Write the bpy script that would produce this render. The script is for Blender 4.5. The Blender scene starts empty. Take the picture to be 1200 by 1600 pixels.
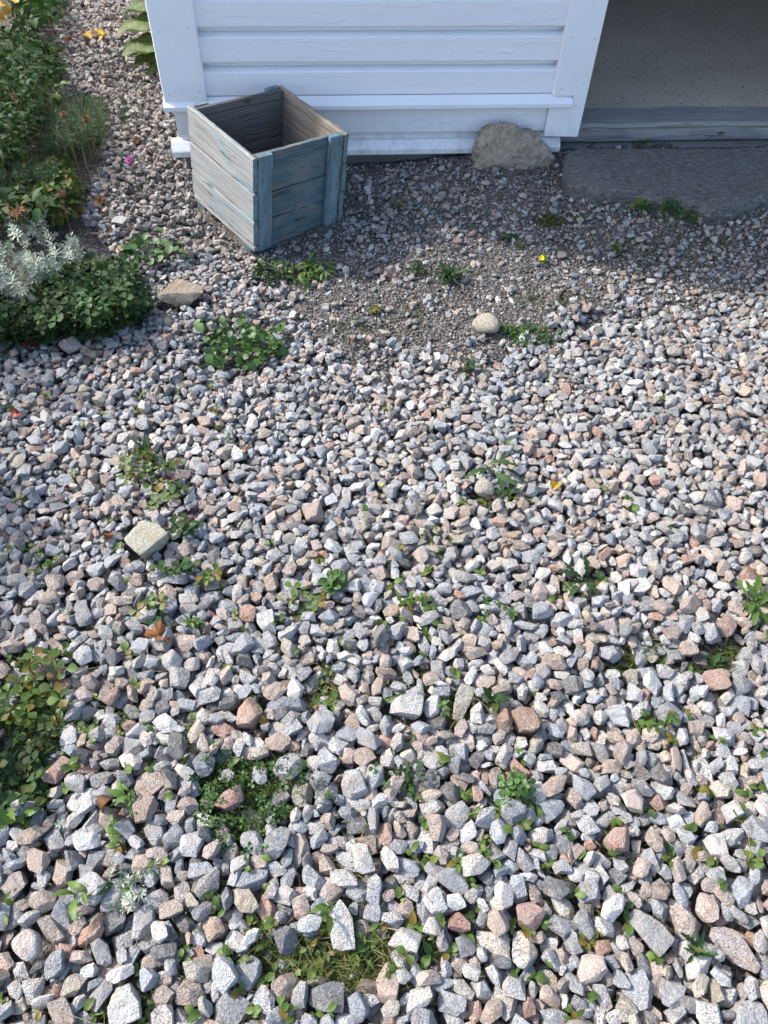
import bpy, bmesh, math, random
import numpy as np
from mathutils import Vector, Matrix
random.seed(7); rng = np.random.default_rng(11)
PI = math.pi
scene = bpy.context.scene
col = scene.collection

# ------------------------------------------------------------------ camera, world, sun, exposure
F, CX, CY, H = 1202.0, 600.0, 800.0, 1.5
_d = np.array([(559 - CX) / F, (1725 - CY) / F, 1.0]); _d /= np.linalg.norm(_d)
_Z = -_d; _f = np.array([0, 0, 1.0]); _Y = _f - _Z * (_f @ _Z); _Y /= np.linalg.norm(_Y); _X = np.cross(_Y, _Z)
MC = np.array([_X, _Y, _Z])                      # lens axes -> world
cam_data = bpy.data.cameras.new('camera'); cam = bpy.data.objects.new('camera', cam_data); col.objects.link(cam)
cam_data.sensor_fit = 'VERTICAL'; cam_data.sensor_height = 36.0; cam_data.sensor_width = 27.0
cam_data.lens = F / 1600 * 36.0; cam_data.clip_start = 0.05; cam_data.clip_end = 300
_r = MC @ np.diag([1, -1, -1.0])
cam.matrix_world = Matrix.Translation((0, 0, H)) @ Matrix(_r.tolist()).to_4x4()
scene.camera = cam

SUN_EL = math.radians(40); SUN_DIR = Vector((-0.955, 0.295, 0)).normalized()
sun_vec = Vector((SUN_DIR.x * math.cos(SUN_EL), SUN_DIR.y * math.cos(SUN_EL), math.sin(SUN_EL)))
world = bpy.data.worlds.new('World'); scene.world = world; world.use_nodes = True
wn = world.node_tree.nodes; wl = world.node_tree.links
for n in list(wn): wn.remove(n)
sky = wn.new('ShaderNodeTexSky'); sky.sky_type = 'NISHITA'; sky.sun_disc = False
sky.sun_elevation = SUN_EL; sky.sun_rotation = math.atan2(SUN_DIR.x, SUN_DIR.y)
sky.air_density = 1.0; sky.dust_density = 2.5; sky.ozone_density = 1.0
bg = wn.new('ShaderNodeBackground'); bg.inputs['Strength'].default_value = 0.15
wo = wn.new('ShaderNodeOutputWorld')
wl.new(sky.outputs[0], bg.inputs['Color']); wl.new(bg.outputs[0], wo.inputs['Surface'])
sl = bpy.data.lights.new('sun', 'SUN'); sl.energy = 2.4; sl.angle = math.radians(2.5); sl.color = (1.0, 0.94, 0.86)
so = bpy.data.objects.new('sun', sl); col.objects.link(so)
so.rotation_euler = (-sun_vec).to_track_quat('-Z', 'Y').to_euler(); so.location = (-4, 2, 6)
vs = scene.view_settings
vs.view_transform = 'Standard'; vs.look = 'None'; vs.gamma = 1.0; vs.use_curve_mapping = False; vs.exposure = 1.42

# ------------------------------------------------------------------ placement helpers
def sst(a, b, x):
    t = np.clip((x - a) / (b - a), 0, 1); return t * t * (3 - 2 * t)
def gz(x, y):
    """height of the soil surface"""
    x = np.asarray(x, float); y = np.asarray(y, float)
    z = 0.055 * sst(-0.15, 0.5, x) * sst(2.25, 2.7, y)
    z = z + 0.006 * np.sin(3.1 * x + 1.3) * np.sin(2.7 * y + 0.4) + 0.004 * np.sin(9 * x + 2 * y) * np.sin(8 * y - 3 * x)
    return z
def ray(px, py):
    return MC @ np.array([(px - CX) / F, (py - CY) / F, 1.0])
def at(px, py, dz=0.0):
    r = ray(px, py); z = dz
    for _ in range(5):
        t = (z - H) / r[2]; p = np.array([0, 0, H]) + r * t; z = float(gz(p[0], p[1])) + dz
    return p
def at_z(px, py, z):
    r = ray(px, py); t = (z - H) / r[2]; return np.array([0, 0, H]) + r * t
def to_px(x, y, z):
    v = np.stack([x, y, z - H], -1) @ MC
    return CX + F * v[..., 0] / v[..., 2], CY + F * v[..., 1] / v[..., 2], v[..., 2]
def in_poly(px, py, poly):
    px = np.asarray(px); py = np.asarray(py); c = np.zeros(px.shape, bool); n = len(poly)
    for i in range(n):
        x1, y1 = poly[i]; x2, y2 = poly[(i + 1) % n]
        if y1 == y2: continue
        c ^= ((y1 > py) != (y2 > py)) & (px < (x2 - x1) * (py - y1) / (y2 - y1) + x1)
    return c

# ------------------------------------------------------------------ mesh and object helpers
def new_mesh(name, verts, faces, smooth=False, attrs=None, mat=None, sharp=None):
    me = bpy.data.meshes.new(name)
    if isinstance(faces, np.ndarray):
        nv, nf, k = len(verts), len(faces), faces.shape[1]
        me.vertices.add(nv); me.vertices.foreach_set('co', np.asarray(verts, np.float32).ravel())
        me.loops.add(nf * k); me.loops.foreach_set('vertex_index', faces.astype(np.int32).ravel())
        me.polygons.add(nf); me.polygons.foreach_set('loop_start', np.arange(0, nf * k, k, dtype=np.int32))
        me.update(calc_edges=True)
    else:
        me.from_pydata([tuple(v) for v in verts], [], faces)
    me.polygons.foreach_set('use_smooth', np.full(len(me.polygons), smooth, bool))
    for k, (typ, data) in (attrs or {}).items():
        a = me.attributes.new(k, typ, 'POINT')
        a.data.foreach_set('color' if typ == 'FLOAT_COLOR' else 'vector' if typ == 'FLOAT_VECTOR' else 'value', np.asarray(data, np.float32).ravel())
    if mat: me.materials.append(mat)
    me.update()
    if sharp: me.set_sharp_from_angle(angle=sharp)
    return me
def link(name, me, parent=None, loc=None):
    o = bpy.data.objects.new(name, me); col.objects.link(o)
    if parent is not None: o.parent = parent
    if loc is not None: o.location = tuple(loc)
    return o
def tag(o, label=None, cat=None, group=None, kind=None):
    if label: o['label'] = label
    if cat: o['category'] = cat
    if group: o['group'] = group
    if kind: o['kind'] = kind
    return o
def thing(name, label, cat, loc=(0, 0, 0), group=None):
    o = bpy.data.objects.new(name, None); col.objects.link(o); o.location = tuple(loc)
    o.empty_display_size = 0.05
    return tag(o, label, cat, group)

# ------------------------------------------------------------------ materials
class NT:
    def __init__(s, name):
        s.m = bpy.data.materials.new(name); s.m.use_nodes = True; s.t = s.m.node_tree; s.t.nodes.clear()
        s.out = s.n('ShaderNodeOutputMaterial'); s.b = s.n('ShaderNodeBsdfPrincipled'); s.l(s.b.outputs[0], s.out.inputs[0])
    def n(s, t, **k):
        x = s.t.nodes.new(t)
        for a, v in k.items(): setattr(x, a, v)
        return x
    def l(s, a, b): s.t.links.new(a, b)
    def set(s, node, name, v):
        if hasattr(v, 'is_output'): s.l(v, node.inputs[name])
        else: node.inputs[name].default_value = v
    def noise(s, vec, scale, detail=3, rough=0.55, dist=0.0):
        x = s.n('ShaderNodeTexNoise'); s.l(vec, x.inputs['Vector'])
        x.inputs['Scale'].default_value = scale; x.inputs['Detail'].default_value = detail
        x.inputs['Roughness'].default_value = rough; x.inputs['Distortion'].default_value = dist
        return x.outputs['Fac']
    def voro(s, vec, scale, out='Distance', feature='F1'):
        x = s.n('ShaderNodeTexVoronoi'); x.feature = feature; s.l(vec, x.inputs['Vector']); x.inputs['Scale'].default_value = scale
        return x.outputs[out]
    def ramp(s, fac, a, b, c0=(0, 0, 0, 1), c1=(1, 1, 1, 1)):
        x = s.n('ShaderNodeMapRange'); x.clamp = True
        s.l(fac, x.inputs[0]); x.inputs[1].default_value = a; x.inputs[2].default_value = b
        x.inputs[3].default_value = 0; x.inputs[4].default_value = 1
        return x.outputs[0]
    def mix(s, fac, a, b, mode='MIX'):
        x = s.n('ShaderNodeMix'); x.data_type = 'RGBA'; x.blend_type = mode
        for i, v in ((0, fac), (6, a), (7, b)):
            if hasattr(v, 'is_output'): s.l(v, x.inputs[i])
            else: x.inputs[i].default_value = v if i == 0 or len(v) == 4 else (*v, 1)
        return x.outputs[2]
    def math(s, op, a, b=0.0):
        x = s.n('ShaderNodeMath'); x.operation = op
        for i, v in ((0, a), (1, b)):
            if hasattr(v, 'is_output'): s.l(v, x.inputs[i])
            else: x.inputs[i].default_value = v
        return x.outputs[0]
    def attr(s, name, out='Color', typ='GEOMETRY'):
        x = s.n('ShaderNodeAttribute'); x.attribute_name = name; x.attribute_type = typ; return x.outputs[out]
    def scale(s, vec, v):
        x = s.n('ShaderNodeMapping'); s.l(vec, x.inputs[0]); x.inputs['Scale'].default_value = v; return x.outputs[0]
    def bump(s, h, strength, dist):
        x = s.n('ShaderNodeBump'); x.inputs['Strength'].default_value = strength; x.inputs['Distance'].default_value = dist
        s.l(h, x.inputs['Height']); s.l(x.outputs[0], s.b.inputs['Normal'])
    def pos(s): return s.n('ShaderNodeNewGeometry').outputs['Position']
    def obj(s): return s.n('ShaderNodeTexCoord').outputs['Object']

def rock_material(name, speck=1.0, sc=1.0):
    t = NT(name); p = t.pos(); an = t.n('ShaderNodeAttribute'); an.attribute_name = 'tint'; base = an.outputs['Color']; al = an.outputs['Alpha']
    off = t.n('ShaderNodeVectorMath'); off.operation = 'ADD'; cmb = t.n('ShaderNodeCombineXYZ'); t.l(t.math('MULTIPLY', al, 31.0), cmb.inputs[0]); t.l(p, off.inputs[0]); t.l(cmb.outputs[0], off.inputs[1]); p = off.outputs[0]
    rt = t.n('ShaderNodeVectorRotate'); rt.rotation_type = 'AXIS_ANGLE'; rt.inputs['Axis'].default_value = (.5, .3, .8); t.l(p, rt.inputs['Vector']); t.l(t.math('MULTIPLY', al, 40.0), rt.inputs['Angle'])
    band = t.ramp(t.noise(t.scale(rt.outputs[0], (18, 130, 60)), 1.0, 3, .6, .6), .46, .66)
    c = t.mix(t.ramp(t.noise(p, 38 * sc, 3), 0.3, 0.7), base, t.mix(0.35, base, (0.55, 0.53, 0.50)), 'MIX')
    light = t.ramp(t.noise(p, 210 * sc, 4, 0.75), 0.50, 0.68)
    c = t.mix(t.math('MULTIPLY', light, 0.5 * speck), c, (0.76, 0.735, 0.70))
    amt = t.math('SUBTRACT', t.math('MULTIPLY', t.math('FRACT', t.math('MULTIPLY', al, 5.37)), 0.70 * speck), 0.06)
    dark = t.ramp(t.noise(t.scale(p, (1, 1.5, 1.2)), 260 * sc, 4, 0.75), 0.50, 0.66)
    c = t.mix(t.math('MULTIPLY', dark, t.math('ADD', amt, 0.33)), c, (0.055, 0.06, 0.07))
    fl = t.ramp(t.noise(p, 420 * sc, 1, 0.5), 0.62, 0.70)
    c = t.mix(t.math('MULTIPLY', fl, t.math('ADD', amt, 0.25)), c, (0.05, 0.053, 0.06))
    isb = t.ramp(al, .60, .72)
    c = t.mix(t.math('MULTIPLY', t.math('MULTIPLY', band, isb), .55), c, t.mix(1.0, c, (.33, .34, .36), 'MULTIPLY'))
    warm = t.ramp(t.noise(p, 24 * sc, 2), 0.52, 0.68)
    c = t.mix(t.math('MULTIPLY', warm, 0.42), c, t.mix(1.0, c, (0.95, 0.72, 0.52), 'MULTIPLY'))
    t.l(c, t.b.inputs['Base Color']); t.b.inputs['Roughness'].default_value = 0.78
    t.b.inputs['Specular IOR Level'].default_value = 0.35
    hgt = t.math('ADD', t.noise(p, 75 * sc, 5, 0.7), t.math('MULTIPLY', t.noise(p, 300 * sc, 3, 0.7), 0.35))
    t.bump(hgt, 1.0, 0.013)
    return t.m
M_ROCK = rock_material('granite')
M_GRIT = NT('grit_mix')
M_GRIT.l(M_GRIT.attr('tint'), M_GRIT.b.inputs['Base Color']); M_GRIT.b.inputs['Roughness'].default_value = 0.85; M_GRIT = M_GRIT.m

def soil_material():
    t = NT('soil'); p = t.pos()
    n1 = t.noise(p, 6, 5); n2 = t.noise(p, 160, 3, 0.7)
    c = t.mix(t.ramp(n1, 0.35, 0.65), (0.055, 0.048, 0.042), (0.10, 0.09, 0.08))
    c = t.mix(t.ramp(n2, 0.5, 0.72), c, (0.17, 0.155, 0.145))
    v = t.n('ShaderNodeTexVoronoi'); t.l(p, v.inputs['Vector']); v.inputs['Scale'].default_value = 130
    g = t.n('ShaderNodeSeparateColor'); t.l(v.outputs['Color'], g.inputs[0])
    c = t.mix(t.math('MULTIPLY', t.ramp(g.outputs[0], 0.72, 0.78), 0.7), c, (0.24, 0.23, 0.23))
    t.l(c, t.b.inputs['Base Color']); t.b.inputs['Roughness'].default_value = 0.95
    t.b.inputs['Specular IOR Level'].default_value = 0.2
    t.bump(t.math('ADD', n2, t.math('MULTIPLY', v.outputs['Distance'], -1.2)), 0.9, 0.006)
    return t.m
M_SOIL = soil_material()

def paint_material():
    t = NT('white_paint'); g = t.attr('grain', 'Vector'); p = t.pos()
    c = (0.77, 0.79, 0.825)
    streak = t.noise(t.scale(g, (3, 60, 60)), 1.0, 4, 0.6, 0.6)
    dirt = t.math('MULTIPLY', t.ramp(t.noise(p, 5, 5, 0.65), 0.5, 0.8), 0.25)
    c = t.mix(dirt, t.mix(t.n('ShaderNodeObjectInfo').outputs['Random'], c, (0.735, 0.757, 0.80)), (0.56, 0.56, 0.55))
    spots = t.ramp(t.voro(p, 26), 0.055, 0.02)
    c = t.mix(t.math('MULTIPLY', t.math('MULTIPLY', spots, t.ramp(t.noise(p, 8), 0.55, 0.62)), 0.7), c, (0.2, 0.19, 0.18))
    low = t.n('ShaderNodeSeparateXYZ'); t.l(p, low.inputs[0])
    splash = t.math('MULTIPLY', t.ramp(low.outputs[2], 0.22, 0.05), t.ramp(t.noise(t.scale(p, (1, 1, 0.4)), 40, 4, 0.7), 0.45, 0.72))
    c = t.mix(t.math('MULTIPLY', splash, 0.6), c, (0.4, 0.37, 0.34))
    t.l(c, t.b.inputs['Base Color']); t.b.inputs['Roughness'].default_value = 0.42
    crack = t.ramp(t.noise(t.scale(g, (4, 26, 26)), 1.0, 2, 0.5, 1.6), 0.60, 0.63)
    fine = t.noise(t.scale(g, (12, 190, 190)), 1.0, 3, 0.6, 0.3)
    blister = t.ramp(t.noise(t.scale(g, (14, 50, 50)), 1.0, 2), 0.62, 0.75)
    t.bump(t.math('ADD', t.math('ADD', t.math('MULTIPLY', streak, 0.5), t.math('MULTIPLY', fine, 0.22)), t.math('ADD', t.math('MULTIPLY', crack, 0.35), t.math('MULTIPLY', blister, 0.5))), 0.45, 0.004)
    return t.m
M_PAINT = paint_material()

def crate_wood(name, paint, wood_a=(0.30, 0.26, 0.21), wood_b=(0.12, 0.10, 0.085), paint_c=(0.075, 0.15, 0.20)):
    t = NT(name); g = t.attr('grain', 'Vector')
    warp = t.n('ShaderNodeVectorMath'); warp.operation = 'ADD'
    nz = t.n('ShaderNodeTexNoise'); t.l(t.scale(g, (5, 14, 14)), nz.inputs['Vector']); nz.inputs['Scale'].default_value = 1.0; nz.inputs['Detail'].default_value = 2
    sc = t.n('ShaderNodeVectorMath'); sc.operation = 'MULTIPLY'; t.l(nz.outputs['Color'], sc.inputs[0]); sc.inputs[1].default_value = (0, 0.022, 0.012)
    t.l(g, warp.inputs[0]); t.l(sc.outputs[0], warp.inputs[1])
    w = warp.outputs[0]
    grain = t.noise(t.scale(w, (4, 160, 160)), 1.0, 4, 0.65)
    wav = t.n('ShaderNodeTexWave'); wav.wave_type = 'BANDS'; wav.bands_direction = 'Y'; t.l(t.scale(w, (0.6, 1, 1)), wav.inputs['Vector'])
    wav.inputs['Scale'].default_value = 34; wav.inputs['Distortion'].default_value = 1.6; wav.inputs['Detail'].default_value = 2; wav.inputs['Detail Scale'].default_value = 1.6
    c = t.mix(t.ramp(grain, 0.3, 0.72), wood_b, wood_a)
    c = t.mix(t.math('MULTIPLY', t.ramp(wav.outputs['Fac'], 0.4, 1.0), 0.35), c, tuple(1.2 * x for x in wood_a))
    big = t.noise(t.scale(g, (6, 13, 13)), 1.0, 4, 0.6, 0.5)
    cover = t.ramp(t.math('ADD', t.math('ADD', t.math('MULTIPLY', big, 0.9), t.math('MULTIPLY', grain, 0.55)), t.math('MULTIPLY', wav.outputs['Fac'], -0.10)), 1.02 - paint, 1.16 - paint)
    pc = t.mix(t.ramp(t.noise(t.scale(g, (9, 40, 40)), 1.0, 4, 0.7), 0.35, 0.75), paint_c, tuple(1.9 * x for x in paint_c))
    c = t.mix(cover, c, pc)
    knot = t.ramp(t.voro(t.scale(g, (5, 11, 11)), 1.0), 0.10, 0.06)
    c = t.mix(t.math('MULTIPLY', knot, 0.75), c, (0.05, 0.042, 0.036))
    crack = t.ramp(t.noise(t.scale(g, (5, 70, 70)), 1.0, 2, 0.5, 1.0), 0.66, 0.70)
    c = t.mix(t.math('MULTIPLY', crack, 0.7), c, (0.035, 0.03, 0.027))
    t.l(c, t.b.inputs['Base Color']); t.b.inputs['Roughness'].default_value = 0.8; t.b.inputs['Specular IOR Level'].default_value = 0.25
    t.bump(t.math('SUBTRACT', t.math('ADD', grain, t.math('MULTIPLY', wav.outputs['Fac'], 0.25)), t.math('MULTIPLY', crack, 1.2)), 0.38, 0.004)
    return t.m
M_CR_BARE = crate_wood('weathered_wood', 0.33, (0.345, 0.35, 0.34), (0.11, 0.112, 0.112), (0.14, 0.185, 0.205))
M_CR_BLUE = crate_wood('worn_blue_paint', 0.46, (0.21, 0.215, 0.215), (0.06, 0.064, 0.068), (0.046, 0.084, 0.102))
M_CR_BATTEN = crate_wood('blue_batten_paint', 0.58, (0.27, 0.27, 0.26), (0.09, 0.092, 0.095), (0.088, 0.138, 0.162))
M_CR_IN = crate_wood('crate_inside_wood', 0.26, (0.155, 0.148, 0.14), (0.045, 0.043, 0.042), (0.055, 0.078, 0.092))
M_CR_OUT = crate_wood('crate_side_wood', 0.10, (0.30, 0.26, 0.21), (0.11, 0.095, 0.08), (0.05, 0.10, 0.12))
M_TIMBER = crate_wood('grey_timber', -0.2, (0.33, 0.325, 0.33), (0.14, 0.14, 0.145))

def concrete(name, a, b):
    t = NT(name); p = t.pos()
    c = t.mix(t.ramp(t.noise(p, 3.5, 5, 0.6), 0.3, 0.7), a, b)
    c = t.mix(t.math('MULTIPLY', t.ramp(t.noise(p, 170, 3, 0.75), 0.5, 0.7), 0.55), c, tuple(1.35 * x for x in b))
    c = t.mix(t.math('MULTIPLY', t.ramp(t.noise(p, 75, 3, 0.7), 0.60, 0.66), 0.75), c, (0.022, 0.021, 0.02))
    t.l(c, t.b.inputs['Base Color']); t.b.inputs['Roughness'].default_value = 0.85
    t.bump(t.noise(p, 140, 4, 0.7), 0.4, 0.004)
    return t.m
M_CONC = concrete('concrete', (0.44, 0.38, 0.29), (0.56, 0.49, 0.385))
M_FOUND = concrete('foundation_concrete', (0.10, 0.098, 0.095), (0.19, 0.185, 0.18))

def slab_material():
    t = NT('dark_gneiss'); p = t.pos()
    q = t.scale(p, (0.55, 1.5, 1))
    c = t.mix(t.ramp(t.noise(p, 5, 4), 0.3, 0.7), (0.112, 0.116, 0.112), (0.18, 0.184, 0.176))
    c = t.mix(t.math('MULTIPLY', t.ramp(t.noise(q, 70, 5, 0.82), 0.50, 0.60), 0.85), c, (0.27, 0.29, 0.29))
    c = t.mix(t.math('MULTIPLY', t.ramp(t.noise(q, 85, 4, 0.8), 0.52, 0.62), 0.85), c, (0.02, 0.024, 0.027))
    c = t.mix(t.math('MULTIPLY', t.ramp(t.noise(p, 11, 4, 0.7), 0.6, 0.75), 0.5), c, (0.10, 0.10, 0.075))
    t.l(c, t.b.inputs['Base Color']); t.b.inputs['Roughness'].default_value = 0.6
    t.bump(t.noise(q, 60, 6, 0.78), 1.0, 0.02)
    return t.m
M_SLAB = slab_material()
def boulder_material():
    t = NT('lichen_rock'); p = t.pos()
    c = t.mix(t.ramp(t.noise(p, 14, 5, 0.65), 0.3, 0.7), (0.25, 0.21, 0.16), (0.47, 0.405, 0.315))
    c = t.mix(t.math('MULTIPLY', t.ramp(t.noise(p, 90, 4, 0.75), 0.52, 0.66), 0.7), c, (0.50, 0.46, 0.38))
    c = t.mix(t.math('MULTIPLY', t.ramp(t.noise(p, 60, 4, 0.75), 0.58, 0.68), 0.8), c, (0.05, 0.043, 0.035))
    t.l(c, t.b.inputs['Base Color']); t.b.inputs['Roughness'].default_value = 0.9
    t.bump(t.math('ADD', t.noise(p, 50, 6, 0.72), t.math('MULTIPLY', t.noise(p, 14, 4, 0.6), 1.5)), 1.0, 0.015)
    return t.m
M_BOULDER = boulder_material()

def leaf_material(name, c, trans=0.25, var=0.35, rough=0.45, vein=None, warm=None):
    t = NT(name); oi = t.n('ShaderNodeObjectInfo'); p = t.obj()
    rnd = oi.outputs['Random']; isl = t.attr('leafrand', 'Fac')
    k = t.math('FRACT', t.math('ADD', rnd, t.math('MULTIPLY', isl, 7.3)))
    cc = t.mix(k, tuple(x * (1 - var) for x in c), tuple(x * (1 + var) for x in c))
    if warm: cc = t.mix(t.ramp(t.math('FRACT', t.math('MULTIPLY', k, 5.7)), 0.72, 0.95), cc, warm)
    cc = t.mix(t.math('MULTIPLY', t.ramp(t.noise(t.pos(), 120, 3), 0.45, 0.7), 0.35), cc, tuple(min(1, x * 1.5) for x in c))
    t.l(cc, t.b.inputs['Base Color']); t.b.inputs['Roughness'].default_value = rough; t.b.inputs['Specular IOR Level'].default_value = 0.3
    tr = t.n('ShaderNodeBsdfTranslucent'); t.l(t.mix(1.0, cc, (1.0, 1.0, 0.55), 'MULTIPLY'), tr.inputs[0])
    mx = t.n('ShaderNodeMixShader'); mx.inputs[0].default_value = trans
    t.l(t.b.outputs[0], mx.inputs[1]); t.l(tr.outputs[0], mx.inputs[2]); t.l(mx.outputs[0], t.out.inputs[0])
    t.bump(t.noise(t.pos(), 260, 2), 0.25, 0.002)
    return t.m
L_CLOVER = leaf_material('clover_leaf', (0.055, 0.115, 0.030))
L_DARK = leaf_material('dark_leaf', (0.024, 0.060, 0.016), 0.25, 0.5, 0.65, warm=(0.06, 0.075, 0.015))
L_BRIGHT = leaf_material('bright_leaf', (0.085, 0.150, 0.030), 0.3, 0.35)
L_BRIGHTW = leaf_material('bright_leaf_turning', (0.080, 0.135, 0.030), 0.3, 0.4, warm=(0.17, 0.11, 0.02))
L_GRASS = leaf_material('grass_blade', (0.085, 0.12, 0.030), 0.3, 0.4, warm=(0.23, 0.17, 0.065))
L_DRYGRASS = leaf_material('dry_grass_blade', (0.17, 0.15, 0.05), 0.25, 0.4, warm=(0.10, 0.13, 0.03))
L_SILVER = leaf_material('silver_leaf', (0.33, 0.38, 0.32), 0.12, 0.25, 0.7)
L_FEATHER = leaf_material('feathery_leaf', (0.035, 0.078, 0.030), 0.25, 0.35)
L_MOSS = leaf_material('moss_leaf', (0.060, 0.085, 0.020), 0.2, 0.45, 0.7, warm=(0.13, 0.095, 0.03))
L_YELLOW = leaf_material('yellow_leaf', (0.42, 0.26, 0.03), 0.3, 0.25)
L_ORANGE = leaf_material('orange_brown_leaf', (0.26, 0.105, 0.04), 0.2, 0.25, 0.6)
L_RED = leaf_material('red_leaf', (0.30, 0.05, 0.035), 0.2, 0.3)
L_PURPLE = leaf_material('dark_purple_leaf', (0.055, 0.02, 0.028), 0.1, 0.3)
L_DRY = leaf_material('dry_brown_stem', (0.16, 0.085, 0.04), 0.1, 0.4, 0.8)
L_STRAW = leaf_material('straw_stem', (0.32, 0.25, 0.15), 0.1, 0.3, 0.7)
L_BIG = leaf_material('large_pale_leaf', (0.10, 0.135, 0.045), 0.3, 0.2, 0.5)
L_PINK = leaf_material('pink_petal', (0.42, 0.15, 0.36), 0.2, 0.25, 0.6)
L_PETAL = leaf_material('yellow_petal', (0.80, 0.56, 0.01), 0.2, 0.12, 0.5)
L_STEM = leaf_material('green_stem', (0.085, 0.11, 0.045), 0.1, 0.3)

# ------------------------------------------------------------------ white house with a doorway
A = math.radians(6.6)
U = Vector((math.cos(A), math.sin(A), 0)); NO = Vector((math.sin(A), -math.cos(A), 0)); UP = Vector((0, 0, 1))
P0 = Vector((-0.18906, 2.78627, 0))
def fp(u, out, z): return P0 + U * u + NO * out + UP * z

def board(name, parent, mat, org, L, W, T, l, w, t, seg=6, bev=0.002, jit=0.0, wjit=0.0, shear=None, off=None):
    """a board from org along unit vectors L (length) W (width) T (thickness), bevelled, with slightly uneven edges"""
    L, W, T = Vector(L), Vector(W), Vector(T)
    pts = [(bev, 0), (w - bev, 0), (w, bev), (w, t - bev), (w - bev, t), (bev, t), (0, t - bev), (0, bev)]
    V = []; G = []; f = []
    o = off if off is not None else (random.uniform(0, 40), random.uniform(0, 9), random.uniform(0, 9))
    for i in range(seg + 1):
        x = l * i / seg
        ew, el = random.gauss(0, wjit), random.gauss(0, wjit); et = random.gauss(0, jit)
        for (a, b) in pts:
            a2 = a + (ew if a > w * 0.5 else el) if 0 < i < seg else a + (ew if a > w * 0.5 else el) * .5
            b2 = b + (et if b > t * 0.5 else 0)
            xx = x + (random.gauss(0, jit) if i in (0, seg) else 0)
            p = Vector(org) + L * xx + W * a2 + T * b2
            if shear: p = shear(p)
            V.append(p); G.append((x + o[0], a + o[1], b + o[2]))
    for i in range(seg):
        for k in range(8):
            k2 = (k + 1) % 8; f.append([i * 8 + k, i * 8 + k2, (i + 1) * 8 + k2, (i + 1) * 8 + k])
    f.append(list(range(7, -1, -1))); f.append([seg * 8 + k for k in range(8)])
    c = sum(V, Vector()) / len(V)
    me = new_mesh(name, [v - c for v in V], f, False, {'grain': ('FLOAT_VECTOR', G)}, mat)
    bm = bmesh.new(); bm.from_mesh(me); bmesh.ops.recalc_face_normals(bm, faces=bm.faces); bm.to_mesh(me); bm.free()
    ob = link(name, me, parent, c - Vector(parent.location)) if parent is not None else link(name, me, None, c)
    return ob

def prism(name, parent, mat, prof, org, A_, B_, C_, length, seg=1, smooth=False):
    """profile (a,b) swept along C_ by length"""
    A_, B_, C_ = Vector(A_), Vector(B_), Vector(C_); V = []; G = []; n = len(prof); f = []
    o = (random.uniform(0, 40), random.uniform(0, 9), 0)
    for i in range(seg + 1):
        for (a, b) in prof:
            V.append(Vector(org) + A_ * a + B_ * b + C_ * (length * i / seg)); G.append((length * i / seg + o[0], a + b * 0.3 + o[1], b))
    for i in range(seg):
        for k in range(n):
            k2 = (k + 1) % n; f.append([i * n + k, i * n + k2, (i + 1) * n + k2, (i + 1) * n + k])
    f.append(list(range(n - 1, -1, -1))); f.append([seg * n + k for k in range(n)])
    c = sum(V, Vector()) / len(V)
    me = new_mesh(name, [v - c for v in V], f, smooth, {'grain': ('FLOAT_VECTOR', G)}, mat)
    bm = bmesh.new(); bm.from_mesh(me); bmesh.ops.recalc_face_normals(bm, faces=bm.faces); bm.to_mesh(me); bm.free()
    return link(name, me, parent, c - (Vector(parent.location) if parent is not None else Vector()))

house = thing('white_house', 'white painted wooden house with horizontal board cladding and an open doorway', 'house', fp(0, 0, 0))
UL, UR, DR, HR = -0.63, 0.843, 1.95, 3.0        # left corner, door left, door right, house right
PITCH = 0.106; TOPZ = 2.5; DEP = 3.2
plank_prof = [(-0.016, 0.006), (-0.014, 0.005), (-0.014, -0.0185), (-0.002, -0.0200), (0.016, -0.0275), (0.018, -0.030), (0.018, -PITCH + 0.005), (0.016, -PITCH + 0.002), (0.0, -PITCH + 0.002), (-0.016, -PITCH)]
k = 0
while 0.263 + PITCH * (k + 1) < TOPZ + 0.05:
    z = 0.263 + PITCH * (k + 1)
    prism('siding_plank', house, M_PAINT, plank_prof, fp(-0.60, 0, z), NO, UP, U, 0.72 + 0.60 + 0.01, 14)
    prism('siding_plank', house, M_PAINT, plank_prof, fp(-0.596, -0.02, z), -U, UP, -NO, DEP - 0.1, 2)
    prism('siding_plank', house, M_PAINT, plank_prof, fp(DR + 0.11, 0, z), NO, UP, U, HR - DR - 0.15, 2)
    if z > 2.12: prism('siding_plank', house, M_PAINT, plank_prof, fp(UR - 0.12, 0, z), NO, UP, U, DR - UR + 0.24, 2)
    k += 1
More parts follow.
